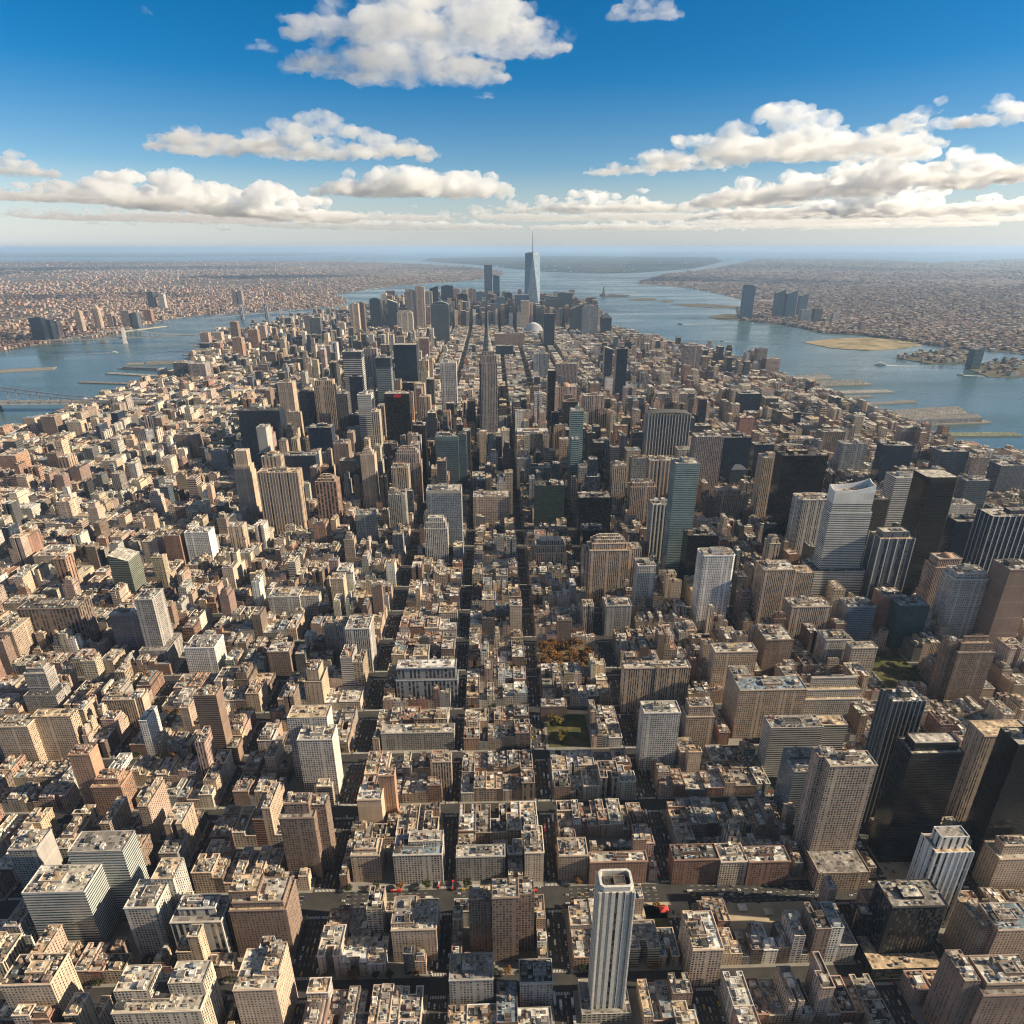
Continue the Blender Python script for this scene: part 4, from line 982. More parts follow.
# across the rivers
for xl, xr, yt, yb, dp, st, wl_, g_, lb, cr in [
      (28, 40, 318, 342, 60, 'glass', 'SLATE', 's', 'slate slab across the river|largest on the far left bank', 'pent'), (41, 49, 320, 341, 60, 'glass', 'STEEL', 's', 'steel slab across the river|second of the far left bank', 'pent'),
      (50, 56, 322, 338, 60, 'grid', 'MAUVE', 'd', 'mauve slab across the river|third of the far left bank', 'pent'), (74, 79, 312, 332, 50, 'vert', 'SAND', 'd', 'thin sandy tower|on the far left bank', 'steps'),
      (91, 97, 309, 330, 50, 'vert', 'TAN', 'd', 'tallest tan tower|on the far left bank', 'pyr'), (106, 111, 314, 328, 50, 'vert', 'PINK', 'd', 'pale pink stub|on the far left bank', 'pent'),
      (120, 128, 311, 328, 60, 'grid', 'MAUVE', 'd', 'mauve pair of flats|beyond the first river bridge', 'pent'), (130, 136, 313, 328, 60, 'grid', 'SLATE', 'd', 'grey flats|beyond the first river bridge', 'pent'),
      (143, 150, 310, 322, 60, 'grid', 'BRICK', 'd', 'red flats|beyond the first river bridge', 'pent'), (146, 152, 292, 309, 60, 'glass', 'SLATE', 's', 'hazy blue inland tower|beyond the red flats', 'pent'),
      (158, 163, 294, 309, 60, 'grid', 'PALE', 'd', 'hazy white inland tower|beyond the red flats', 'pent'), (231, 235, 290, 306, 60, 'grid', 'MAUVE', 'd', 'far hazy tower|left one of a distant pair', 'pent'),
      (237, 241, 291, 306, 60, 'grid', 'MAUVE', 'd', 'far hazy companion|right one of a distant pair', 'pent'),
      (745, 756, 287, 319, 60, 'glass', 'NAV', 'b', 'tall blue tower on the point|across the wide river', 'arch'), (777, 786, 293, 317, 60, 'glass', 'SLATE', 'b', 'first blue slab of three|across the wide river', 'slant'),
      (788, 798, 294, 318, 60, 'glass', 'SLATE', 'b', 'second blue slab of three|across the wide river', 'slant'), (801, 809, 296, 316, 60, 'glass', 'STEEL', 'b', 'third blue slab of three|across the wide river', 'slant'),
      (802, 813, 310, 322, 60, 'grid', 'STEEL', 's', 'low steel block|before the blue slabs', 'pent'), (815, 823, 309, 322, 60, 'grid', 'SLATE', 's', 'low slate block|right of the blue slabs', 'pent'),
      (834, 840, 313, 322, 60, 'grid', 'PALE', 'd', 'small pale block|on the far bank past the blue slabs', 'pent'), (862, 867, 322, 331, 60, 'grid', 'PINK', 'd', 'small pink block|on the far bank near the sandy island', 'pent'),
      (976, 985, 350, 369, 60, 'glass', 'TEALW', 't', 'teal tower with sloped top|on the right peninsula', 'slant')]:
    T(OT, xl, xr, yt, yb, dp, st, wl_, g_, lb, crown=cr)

# red panel with a white emblem on the black skyscraper
rt_, wd_, dp_, h_, m_ = r_sign
b = MB(); b.box(-wd_ * .12, wd_ * .16, -dp_ / 2 - 1.2, -dp_ / 2 - .02, h_ - 12, h_ - 2.5, (.55, .03, .03), 2)
b.build('sign_panel', rt_)

# ------------------------------------------------------------------ the spired skyscraper
def spired():
    X, Y, h, mpp = upright(488, 352, 461)
    wd, dep = 18 * mpp, 50
    cy = Y + dep / 2
    root = tag(empty('skyscraper', (X, cy, .15)), 'spired stone skyscraper with stepped crown and needle mast in the middle of the city', 'skyscraper')
    REFS.append((X, Y, h, 'spired stone skyscraper'))
    st, wl_, gl = (.42, 1.0, 5.2, 3.7), (.31, .26, .23), G['d']
    pr = [('podium', 1.75, 1.6, 0, .10), ('lower_tier', 1.45, 1.35, .10, .27), ('shaft', 1.02, 1.0, .27, .90), ('upper_tier', .9, .86, .90, .965), ('upper_tier', .72, .72, .965, 1.0)]
    for nm, a, c, z0, z1 in pr:
        b = MB(); W_, D_ = wd * a / 2, dep * c / 2
        n = W_ * .16 if nm == 'shaft' else 0
        p = rect(-W_, W_, -D_, D_)
        if n: p = [(-W_, -D_ + n), (-W_ + n * 1.4, -D_ + n), (-W_ + n * 1.4, -D_), (W_ - n * 1.4, -D_), (W_ - n * 1.4, -D_ + n), (W_, -D_ + n), (W_, D_ - n), (-W_, D_ - n)]
        b.walls(p, z0 * h, z1 * h, wl_, st, gl); b.parapet(p, z1 * h, 1.5, RT['l'], (.42, .36, .31), .6); b.build(nm, root)
    b = MB(); z = h + 1
    for r0, r1, z0, z1 in ((.30, .27, 0, 12), (.22, .19, 12, 26), (.16, .13, 26, 44), (.10, .05, 44, 54)):
        b.walls(ngon(0, 0, r0 * wd, 12), z + z0, z + z1, (.33, .31, .29), (.5, 1, 4, 4), gl, 0, ngon(0, 0, r1 * wd, 12)); b.cap(ngon(0, 0, r1 * wd, 12), z + z1, RT['l'])
    b.build('crown', root)
    b = MB(); b.bar((0, 0, z + 54), (0, 0, z + 90), 2.2, (.3, .3, .3), 3, 8); b.bar((0, 0, z + 90), (0, 0, z + 125), 1.1, (.3, .3, .3), 3, 8); b.build('mast', root)
    OCC.append((X - wd * .9, X + wd * .9, Y - 16, Y + dep + 16, X, cy, 0))
spired()

# ------------------------------------------------------------------ the tallest tower: square below, turned square above
def tallest():
    X, Y, h, mpp = upright(533, 254, 326)
    a = 15.5 * mpp / 2
    root = tag(empty('skyscraper', (X, Y + a, .15)), 'tallest glass skyscraper of long triangles with ringed mast in the downtown group', 'skyscraper')
    REFS.append((X, Y, h, 'tallest glass skyscraper'))
    ph = h * .13
    b = MB(); b.walls(rect(-a, a, -a, a), 0, ph, (.35, .4, .45), ST['vert'], G['b']); b.build('podium', root)
    b = MB(); lo = rect(-a, a, -a, a); r = a * .98; hi = [(0, -r), (r, 0), (0, r), (-r, 0)]
    gl, wl_ = (.16, .22, .28), (.30, .36, .42)
    for i in range(4):
        j = (i + 1) % 4
        A, B_, T0, T1 = lo[i], lo[j], hi[i], hi[j]
        L = 2 * a
        b.face([(*A, ph), (*B_, ph), (*T0, h)], 0, wl_, (.96, .9, 7, 9), gl, [(0, 0), (L, 0), (L / 2, h - ph)])
        b.face([(*B_, ph), (*T1, h), (*T0, h)], 0, wl_, (.96, .9, 7, 9), gl, [(L / 2, 0), (L, h - ph), (0, h - ph)])
    b.cap(hi, h, (.3, .3, .3)); b.build('shaft', root)
    b = MB(); b.walls(hi, h, h + 8, (.4, .45, .5), ST['vert'], G['b']); b.cap(hi, h + 8, (.3, .3, .3)); b.solid(ngon(0, 0, a * .62, 20), h + 8, h + 15, (.35, .37, .4), 3); b.build('roof_ring', root)
    b = MB(); z = h + 15; m = 185
    for k in range(5): b.bar((0, 0, z + m * k / 5), (0, 0, z + m * (k + 1) / 5), (5.5, 4.4, 3.6, 2.8, 1.8)[k], (.3, .31, .33), 3, 8)
    for k in range(1, 5): b.solid(ngon(0, 0, 6.5, 10), z + m * k / 5 - 1, z + m * k / 5 + 1, (.25, .25, .26), 3)
    b.build('mast', root)
    OCC.append((X - a, X + a, Y, Y + 2 * a, X, Y + a, 0))
tallest()

# white ribbed hall with two wings beside the tallest tower
X, Y = at(533, 333); mpp = proj(X, Y, 0)[2] / FPX
root = tag(empty('winged_hall', (X, Y, .15)), 'white ribbed hall with arched roof low before the tallest glass skyscraper', 'hall')
for s in (-1, 1):
    b = MB(); n = 12; L = 11 * mpp
    for k in range(n):
        t0, t1 = k / n, (k + 1) / n
        f = lambda t: (L * (t * 2 - 1), s * (6 + 24 * math.sin(math.pi * t)), 10 + 75 * math.sin(math.pi * t) ** .8)
        p0, p1 = f(t0), f(t1)
        b.face([p0, p1, (p1[0], 0, p1[2] * 1.1), (p0[0], 0, p0[2] * 1.1)], 2, (.45, .47, .49)); b.face([(p0[0], p0[1], 0), (p1[0], p1[1], 0), p1, p0], 2, (.5, .52, .55))
    b.build('arched_wing', root)
OCC.append((X - 90, X + 90, Y - 40, Y + 60, X, Y, 0))
# ------------------------------------------------------------------ open places
PARKS = []
def place(name, poly, mat, z=.16):
    MATS.append(mat); b = MB(); b.cap(ccw(poly), z, (.1, .1, .1), len(MATS) - 1)
    return tag(b.build(name), kind='structure')
LAWN = mat_ground('lawn', (.04, .05, .018), (.085, .085, .03), 0.08, c3=(.13, .10, .05), scale2=0.05)
LEAFY = mat_ground('leaf_litter', (.10, .07, .035), (.17, .12, .06), 0.1)
PLAZA = mat_ground('plaza', (.30, .25, .18), (.42, .36, .26), 0.05)
def park(px0, px1, py0, py1, nm, mat, X0=None, X1=None):
    (xa, ya), (xb, yb) = at((px0 + px1) / 2, py1), at((px0 + px1) / 2, py0)
    xl, xr = at(px0, (py0 + py1) / 2)[0], at(px1, (py0 + py1) / 2)[0]
    r = (X0 or xl, X1 or xr, ya, yb)
    PARKS.append(r); place(nm, rect(*r), mat)
    return r
pk1 = park(541, 596, 647, 676, 'park_ground', LEAFY)
pk2 = park(547, 588, 715, 747, 'lawn', LAWN)
pk3 = park(872, 915, 650, 690, 'lawn', LAWN)
pk4 = park(878, 905, 845, 885, 'plaza', PLAZA)
park(640, 690, 902, 918, 'plaza', PLAZA); park(726, 815, 902, 928, 'plaza', PLAZA)
park(646, 668, 905, 930, 'lawn', LAWN)
park(905, 940, 458, 470, 'lawn', LAWN)

def taken(x0, x1, y0, y1):
    for a, b, c, d, cx, cy, r in OCC:
        if x0 < b and x1 > a and y0 < d and y1 > c: return True
    for a, b, c, d in PARKS:
        if x0 < b - 1 and x1 > a + 1 and y0 < d - 1 and y1 > c + 1: return True
    return False

# ------------------------------------------------------------------ the ordinary blocks
WCOL = [('tan brick', 'TAN'), ('cream stone', 'CREAM'), ('sandy brick', 'SAND'), ('red brick', 'BRICK'), ('rust brick', 'RUST'), ('brown brick', 'BROWN'), ('dark umber', 'UMBER'), ('grey', 'GREY'), ('pale stone', 'PALE'), ('white', 'WHITE'), ('pinkish stone', 'PINK'), ('dark grey', 'DG')]
WW = [22, 16, 17, 8, 4, 15, 4, 7, 11, 4, 10, 3]
RCOL = [('white', 'w'), ('pale grey', 'l'), ('grey', 'm'), ('black', 'd'), ('bluish', 'b'), ('reddish', 'r'), ('tan', 't')]
RW = [14, 28, 18, 12, 7, 6, 18]
def height(X, Y, corner):
    px, py, d = proj(X, Y, 0)
    u = rnd.random()
    if py > 690:
        h = rnd.uniform(12, 25) if px > 350 else rnd.uniform(14, 27)
        if corner: h *= 1.3
        if u < .10: h = rnd.uniform(34, 58) if px < 380 or px > 690 else rnd.uniform(28, 42)
        if px < 330 and u > .93: h = rnd.uniform(50, 80)
    elif py > 520:
        if px > 620: h = rnd.uniform(22, 42); h = rnd.uniform(48, 95) if u < .20 else h
        elif px > 385: h = rnd.uniform(15, 32); h = rnd.uniform(35, 60) if u < .12 else h
        else: h = rnd.uniform(18, 34); h = rnd.uniform(42, 75) if u < .16 else h
        if corner: h *= 1.2
    elif py > 420:
        if 240 < px < 700: h = rnd.uniform(20, 46); h = rnd.uniform(80, 185) if u < (.36 if 290 < px < 650 else .24) else h
        elif px >= 700: h = rnd.uniform(24, 46); h = rnd.uniform(55, 110) if u < .15 and px < 960 else h
        else: h = rnd.uniform(20, 38); h = rnd.uniform(42, 80) if u < .2 else h
    elif py > 345:
        h = rnd.uniform(16, 38)
        if 270 < px < 440: h = rnd.uniform(20, 42); h = rnd.uniform(60, 165) if u < .22 else h
        elif 440 <= px < 600: h = rnd.uniform(13, 30); h = rnd.uniform(40, 70) if u < .05 else h
        elif px < 270: h = rnd.uniform(40, 75) if u < .16 else h
        elif 600 < px < 760: h = rnd.uniform(45, 110) if u < .16 else h
        else: h = rnd.uniform(38, 70) if u < .08 else h
    else:
        h = rnd.uniform(25, 60)
        if 200 < px < 345: h = rnd.uniform(25, 50); h = rnd.uniform(60, 100) if u < .2 else h
        if 345 < px < 605: h = rnd.uniform(16, 40) if py > 329 else rnd.uniform(50, 95); h = rnd.uniform(130, 260) if u < .55 and py < 329 and px > 385 else h
    return h
LOTS = []
def add_lot(x0, x1, y0, y1, corner=False):
    if x1 - x0 < 6 or y1 - y0 < 6: return
    cx, cy = (x0 + x1) / 2, (y0 + y1) / 2
    if taken(x0, x1, y0, y1):
        # keep the half that is free
        if x1 - x0 > 16 or y1 - y0 > 16:
            if x1 - x0 > y1 - y0: add_lot(x0, cx - .3, y0, y1, corner); add_lot(cx + .3, x1, y0, y1, corner)
            else: add_lot(x0, x1, y0, cy - .3, corner); add_lot(x0, x1, cy + .3, y1, corner)
        return
    if not pip(cx, cy, MANH_C) or not inview(cx, cy, 15, 40): return
    LOTS.append((x0, x1, y0, y1, corner))
def row(x0, x1, y0, y1, wmin, wmax, corner=False):
    x = x0
    while x < x1 - 3:
        w = rnd.uniform(wmin, wmax)
        if x1 - x - w < wmin * .8: w = x1 - x
        add_lot(x, x + w - .25, y0, y1, corner); x += w
for (x0, x1, y0, y1) in BLOCKS:
    m = 3.2
    x0, x1, y0, y1 = x0 + m, x1 - m, y0 + m, y1 - m
    D = math.hypot((x0 + x1) / 2, (y0 + y1) / 2)
    s = 1 + max(0, D - 1300) / 2600
    s = min(s, 2.0)
    bw, bd = x1 - x0, y1 - y0
    u = rnd.random()
    ew = rnd.uniform(17, 24) * min(s, 1.5)
    if bw < 3 * ew or u > .93:
        row(x0, x1, y0, y0 + bd * .47, 18 * s, 34 * s); row(x0, x1, y0 + bd * .53, y1, 18 * s, 34 * s)
        continue
    for (ex0, ex1) in ((x0, x0 + ew), (x1 - ew, x1)):
        y = y0
        while y < y1 - 4:
            d = rnd.uniform(15, 34) * s
            if y1 - y - d < 12: d = y1 - y
            add_lot(ex0, ex1, y, y + d - .25, True); y += d
    gap = bd * rnd.uniform(.10, .22) * (1 if s < 1.5 else .6)
    h1 = (bd - gap) / 2
    big = u > .62
    for (a, b) in ((y0, y0 + h1), (y1 - h1, y1)):
        row(x0 + ew + .3, x1 - ew - .3, a, b, (14 if big else 7.5) * s, (32 if big else 17) * s)
    if big and rnd.random() < .5: row(x0 + ew + 4, x1 - ew - 4, y0 + h1 + .3, y1 - h1 - .3, 12 * s, 24 * s)

BL = []
for (x0, x1, y0, y1, corner) in LOTS:
    h = height((x0 + x1) / 2, (y0 + y1) / 2, corner)
    w = min(x1 - x0, y1 - y0)
    h = min(h, w * 6.5)
    wc = rnd.choices(WCOL, WW)[0]
    qx, qy, _ = proj((x0 + x1) / 2, y0, 0)
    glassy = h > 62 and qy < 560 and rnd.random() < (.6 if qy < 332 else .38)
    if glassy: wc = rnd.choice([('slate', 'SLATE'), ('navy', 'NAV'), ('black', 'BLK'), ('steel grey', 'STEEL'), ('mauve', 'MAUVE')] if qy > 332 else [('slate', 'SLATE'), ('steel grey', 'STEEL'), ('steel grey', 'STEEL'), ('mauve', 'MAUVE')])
    rc = rnd.choices(RCOL, RW)[0]
    px, py, d = proj((x0 + x1) / 2, y0, h)
    mpp = d / FPX
    area = (x1 - x0) * h / mpp ** 2 + (x1 - x0) * (y1 - y0) / mpp ** 2 * .5
    if not (-10 < px < 1034 and py < 1060): area = 0
    kind = 'low' if h < 27 else 'mid'
    BL.append(dict(r=(x0, x1, y0, y1), h=h, wc=wc, rc=rc, px=px, py=py, mpp=mpp, area=area, kind=kind, corner=corner, glassy=glassy))
lows = sorted([b for b in BL if b['kind'] == 'low'], key=lambda b: -b['area'])
mids = sorted([b for b in BL if b['kind'] == 'mid'], key=lambda b: -b['area'])
for b in lows[:290] + mids[:290]: b['own'] = b['area'] > 40

def style(b):
    s = min(2.0, max(1.0, b['mpp'] / 1.9))
    u = rnd.random()
    if b['glassy']: st = ST[rnd.choice(['glass', 'bandd', 'vert'])]
    elif b['kind'] == 'mid' and u < .22: st = rnd.choice([ST['vert'], ST['band'], ST['grid'], ST['wide'], ST['slot']])
    else: st = rnd.choice([ST['punch'], ST['punch'], ST['grid'], (.40, .48, 2.9, 3.3), (.52, .55, 4.0, 3.5)])
    return (st[0], st[1], st[2] * s, st[3] * (s if st[1] < 1 else 1))
def footprint(x0, x1, y0, y1, h):
    """plan of a lot about its centre: plain, with a rear court or with a light well"""
    a, d = (x1 - x0) / 2, (y1 - y0) / 2
    u = rnd.random()
    if a > 7 and d > 9 and u < .28:      # court on the far side
        k, e = a * rnd.uniform(.25, .45), d * rnd.uniform(.3, .8)
        return [(-a, -d), (a, -d), (a, d), (k, d), (k, d - e), (-k, d - e), (-k, d), (-a, d)]
    if a > 7 and d > 9 and u < .42:      # court on the near side
        k, e = a * rnd.uniform(.2, .4), d * rnd.uniform(.3, .8)
        return [(-a, -d), (-k, -d), (-k, -d + e), (k, -d + e), (k, -d), (a, -d), (a, d), (-a, d)]
    if a > 6 and d > 6 and u < .56:      # L
        k, e = a * rnd.uniform(-.2, .5), d * rnd.uniform(-.2, .5)
        return [(-a, -d), (a, -d), (a, e), (k, e), (k, d), (-a, d)] if rnd.random() < .5 else [(-a, -d), (a, -d), (a, d), (-k, d), (-k, e), (-a, e)]
    return rect(-a, a, -d, d)

ORD = ['nearest', 'second', 'third', 'fourth', 'fifth', 'sixth', 'seventh', 'eighth', 'ninth', 'tenth', 'eleventh', 'twelfth', 'thirteenth', 'fourteenth', 'fifteenth', 'sixteenth', 'seventeenth', 'eighteenth', 'nineteenth', 'twentieth']
CNT = {}
def where(b):
    """which of the tall buildings it stands by, on which side, and how many of its colour stand nearer"""
    x, y = (b['r'][0] + b['r'][1]) / 2, (b['r'][2] + b['r'][3]) / 2
    best = min(REFS, key=lambda q: (q[0] - x) ** 2 + (q[1] - y) ** 2)
    dx, dy = x - best[0], y - best[1]
    side = ('right of' if dx > 0 else 'left of') if abs(dx) > abs(dy) else ('behind' if dy > 0 else 'in front of')
    return side, best[3], math.hypot(dx, dy)
own = sorted([b for b in BL if b.get('own')], key=lambda b: where(b)[2])
OWNN = []
FAR_B = MB()
def ownbuild(b):
    x0, x1, y0, y1 = b['r']; h = b['h']
    cx, cy = (x0 + x1) / 2, (y0 + y1) / 2
    poly = footprint(x0, x1, y0, y1, h)
    st = style(b); wall = jit(C[b['wc'][1]], .10); trim = tuple(min(.66, q * 1.12 + .02) for q in wall); gl = G[rnd.choice('ddddsn')]
    rs = random.Random(int(cx * 31 + cy * 17))
    kind = 'low_building' if b['kind'] == 'low' else 'apartment_block'
    root = empty(kind, (cx, cy, .15))
    m = MB(); zt = h; sb = None
    if b['kind'] == 'mid' and len(poly) == 4 and rnd.random() < .7 and x1 - x0 > 14: sb = rnd.uniform(.72, .9)
    zz = h * sb if sb else h
    m.walls(poly, 0, zz, wall, st, gl); m.build('walls', root)
    r = MB(); r.parapet(poly, zz - 1.0, 1.0 + .12, RT[b['rc'][1]], trim); ro = r.build('roof', root); z = zz - 1.0
    if rnd.random() < .65:                     # cornice
        q = inset(poly, -.5); zc = zz - .95; n_ = len(poly)
        m = MB()
        for i in range(n_):
            j = (i + 1) % n_
            m.face([(*q[i], zc), (*q[j], zc), (*q[j], zc + .95), (*q[i], zc + .95)], 2, trim)
            m.face([(*poly[j], zc), (*q[j], zc), (*q[i], zc), (*poly[i], zc)], 2, trim); m.face([(*q[i], zc + .95), (*q[j], zc + .95), (*poly[j], zc + .95), (*poly[i], zc + .95)], 2, trim)
        m.build('cornice', root)
    top = poly
    if sb:
        i = min(x1 - x0, y1 - y0) * .16; top = inset(poly, i)
        m = MB(); m.walls(top, z, h, wall, st, gl); m.parapet(top, h - .8, .8, RT[b['rc'][1]], trim); m.build('upper_tier', root); z = h - .8
        rooftop(root, rect(poly[0][0], poly[0][0] + i, poly[0][1], poly[2][1]), zz - 1, 2, 0, 0, rs)
    A = (x1 - x0) * (y1 - y0)
    near = b['mpp'] < 2.0
    nb = 1 + (A > 420) + (A > 900) if near else 1
    nt = 1 if rs.random() < (.5 if b['kind'] == 'mid' else .22) else 0
    nu = int(min(9, A / 55)) if near else int(min(4, A / 120))
    rooftop(root, top, z, nu, nb, nt, rs, 1.0 if near else 1.4, b['wc'][1])
    kinds = 'block' if b['kind'] == 'mid' else 'low building'
    has = [c.name.split('.')[0] for c in root.children]
    side, ref, dist = where(b)
    ex = ' and tank' if 'water_tank' in has else ''
    desc = f"{b['wc'][0]} {kinds} with {b['rc'][0]} roof{ex}"
    key = (desc, side, ref); CNT[key] = CNT.get(key, 0) + 1
    o = CNT[key]
    lab = f"{desc}, {ORD[o - 1] + ' ' if o > 1 else ''}{side} the {ref}"
    if len(lab.split()) > 16: lab = lab.replace(' brick', '').replace(' stone', '')
    if len(lab.split()) > 16: lab = lab.replace(' roof and tank', '-roofed', 1).replace(' roof,', '-roofed,', 1).replace('with ', '', 1)
    tag(root, lab, 'building' if b['kind'] == 'low' else 'apartment block')
    root['group'] = 'low buildings of the near blocks' if b['kind'] == 'low' else 'mid rise blocks of the city'
for b in own: ownbuild(b)

# the rest of the city: thousands more, one mass
TANKT = (.17, .12, .08)
for b in BL:
    if b.get('own'): continue
    x0, x1, y0, y1 = b['r']; h = b['h']; cx, cy = (x0 + x1) / 2, (y0 + y1) / 2
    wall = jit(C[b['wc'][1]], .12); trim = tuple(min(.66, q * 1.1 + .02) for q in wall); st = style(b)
    rt = jit(RT[b['rc'][1]], .1)
    p = [(x + cx, y + cy) for x, y in footprint(x0, x1, y0, y1, h)]
    far = b['mpp'] > 3.4
    sb = b['kind'] == 'mid' and len(p) == 4 and rnd.random() < .5
    zz = h * rnd.uniform(.6, .88) if sb else h
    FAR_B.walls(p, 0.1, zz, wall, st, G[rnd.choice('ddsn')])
    if far: FAR_B.cap(p, zz, rt)
    else: FAR_B.parapet(p, zz - .9, .9, rt, trim)
    zb = zz if far else zz - .9
    if sb:
        q = inset(p, min(x1 - x0, y1 - y0) * rnd.uniform(.12, .22))
        FAR_B.walls(q, zb, h, wall, st, G['d']); FAR_B.cap(q, h, rt); zb = h; p = q
    bx0, bx1, by0, by1 = bbox(p); ip = inset(p, .6)
    for k in range(2 if far else 5):
        s = 1.0 if not far else 1.6
        w, d, hh = rnd.uniform(2, 6.5) * s, rnd.uniform(2, 6) * s, rnd.uniform(1.2, 4.6) * s ** .5
        if bx1 - bx0 < w + 1.5 or by1 - by0 < d + 1.5: continue
        x, y = rnd.uniform(bx0 + w / 2 + .6, bx1 - w / 2 - .6), rnd.uniform(by0 + d / 2 + .6, by1 - d / 2 - .6)
        if not all(pip(x + sx * w / 2, y + sy * d / 2, ip) for sx in (-1, 1) for sy in (-1, 1)): continue
        tn = rnd.choice([trim, wall, (.5, .48, .44), (.18, .16, .15), (.34, .33, .31)])
        FAR_B.box(x - w / 2, x + w / 2, y - d / 2, y + d / 2, zb + k * .004, zb + hh + k * .013, tn, 2, toptint=jit(RT[rnd.choice('wlmt')], .1), topmat=1)
    if not far and rnd.random() < .3:
        x, y = rnd.uniform(bx0 + 3, bx1 - 3) if bx1 - bx0 > 7 else cx, rnd.uniform(by0 + 3, by1 - 3) if by1 - by0 > 7 else cy
        if pip(x, y, ip): FAR_B.solid(ngon(x, y, 1.9, 8), zb + 2, zb + 6.6, TANKT, 2)
tag(FAR_B.build('distant_buildings'), 'thousands of smaller tan and brown city buildings filling the blocks around the towers', 'buildings', kind='stuff')
print('LOTS', len(BL), 'own', len(own), 'mids', len(mids))

# ------------------------------------------------------------------ suburbs beyond the water
def suburb(poly, n, label, ymin, pal, hmax, small=False):
    poly = ccw(poly); b = MB(); k = 0; tries = 0
    while k < n and tries < n * 12:
        tries += 1
        px, py = rnd.uniform(-20, 1044), ymin + (rnd.random() ** 1.0) * 95
        X, Y = at(px, py)
        if small:
            q0, q1, q2, q3 = bbox(poly); X, Y = rnd.uniform(q0, q1), rnd.uniform(q2, q3)
        if not pip(X, Y, poly): continue
        d = math.hypot(X, Y); s = min(5, .7 + d / 7000)
        if Y > 13000 and rnd.random() < .55: continue
        if not small and math.sin(X * .0011 + 2 * math.sin(Y * .0007)) + math.sin(Y * .0009 + X * .0004) + rnd.uniform(-1.4, 1.4) < -.7: continue
        if any(x0 - 40 < X < x1 + 40 and y0 - 60 < Y < y1 + 40 for x0, x1, y0, y1, *_ in OCC): continue
        k += 1
        w, dd, h = rnd.uniform(9, 24) * s, rnd.uniform(9, 20) * s, rnd.uniform(8, 18) * (1 + s * .25)
        if rnd.random() < .035: h = rnd.uniform(20, hmax); w *= .7
        c = jit(C[rnd.choice(pal)], .15)
        b.walls(rect(X - w / 2, X + w / 2, Y, Y + dd), 0, h, c, (.4, .5, 6 * s, 5), G['d']); b.cap(rect(X - w / 2, X + w / 2, Y, Y + dd), h, jit(RT[rnd.choice('wlltmmrrdd')], .15))
    return tag(b.build('suburb_buildings'), label, 'buildings', kind='stuff')
suburb(BROOK, 8500, 'pale speckle of low houses and flats on the far bank left', 260, ['TAN', 'PINK', 'PINK', 'BRICK', 'MAUVE', 'BROWN', 'RUST', 'BRICK', 'UMBER'], 60)
suburb(JERSEY, 8500, 'dense low houses spread over the land beyond the wide river', 260, ['TAN', 'PINK', 'BRICK', 'BROWN', 'UMBER', 'MAUVE', 'MAUVE'], 45)
suburb(STATEN, 500, 'faint white houses along the far island shore', 256, ['PALE', 'WHITE'], 30)

suburb(SPIT, 70, 'low sheds and houses on the wooded peninsula', 345, ['TAN', 'BROWN', 'PALE'], 30, True)
suburb(SPIT2, 60, 'low sheds and houses on the frame edge peninsula', 352, ['TAN', 'BROWN', 'PALE'], 30, True)
# ------------------------------------------------------------------ piers
def pier(p0, p1, width, label, shed=None, deck=(.26, .23, .19), park=False):
    (xa, ya), (xb, yb) = at(*p0), at(*p1)
    L = math.hypot(xb - xa, yb - ya); a = math.atan2(yb - ya, xb - xa)
    root = tag(empty('pier', (xa, ya, 0), a), label, 'pier')
    b = MB(); b.box(-8, L, -width / 2, width / 2, -4, 1.5, deck, 2, toptint=(.17, .18, .12) if park else deck, topmat=1); b.build('deck', root)
    if shed:
        f0, f1, hh, c = shed
        s = MB(); w = width * .38
        s.walls(rect(L * f0, L * f1, -w, w), 1.5, hh, c, (.6, .5, 8, 6), G['d'])
        A, B_ = L * f0, L * f1
        s.face([(A, -w, hh), (B_, -w, hh), (B_, 0, hh * 1.35), (A, 0, hh * 1.35)], 1, (.17, .165, .16)); s.face([(B_, w, hh), (A, w, hh), (A, 0, hh * 1.35), (B_, 0, hh * 1.35)], 1, (.17, .165, .16))
        s.face([(B_, -w, hh), (B_, w, hh), (B_, 0, hh * 1.35)], 1, c); s.face([(A, w, hh), (A, -w, hh), (A, 0, hh * 1.35)], 1, c)
        s.build('shed', root)
pier((780, 380), (828, 377), 70, 'grey shed pier nearest the slim hazy tower', (.1, .95, 14, (.33, .33, .32)))
pier((796, 385), (868, 383), 80, 'long pale warehouse pier on the wide river', (.1, .9, 15, (.40, .39, .36)))
pier((812, 393), (890, 391), 60, 'low concrete pier below the pale warehouse one', None, (.30, .28, .25))
pier((868, 417), (962, 411), 75, 'big double decked pier with pale roof', (.15, .95, 18, (.34, .33, .31)), (.26, .235, .2))
pier((880, 424), (984, 420), 85, 'broad dark shed pier beside the double decked one', (.1, .92, 20, (.20, .21, .22)))
pier((846, 405), (915, 401), 40, 'thin dark finger pier between the warehouse and double decked ones', None, (.2, .19, .18))
pier((824, 398), (872, 396), 36, 'short dark finger pier below the low concrete one', None, (.2, .19, .18))
pier((908, 435), (1018, 434), 55, 'narrow green planted pier', None, (.22, .22, .17), True)
pier((955, 457), (1080, 457), 120, 'wide sandy pier at the frame edge', None, (.48, .40, .28))
pier((145, 384), (81, 382), 40, 'narrow dark pier lying lowest on the left river', None, (.20, .18, .16))
pier((160, 376), (108, 373), 44, 'narrow pier with pale deck on the left river', None, (.30, .28, .25))
pier((170, 370), (120, 368), 44, 'blue grey pier between two others on the left river', (.1, .9, 10, (.30, .33, .35)))
pier((195, 362), (127, 364), 70, 'widest pier on the left river with a small tower', (.0, .7, 10, (.36, .31, .25)))
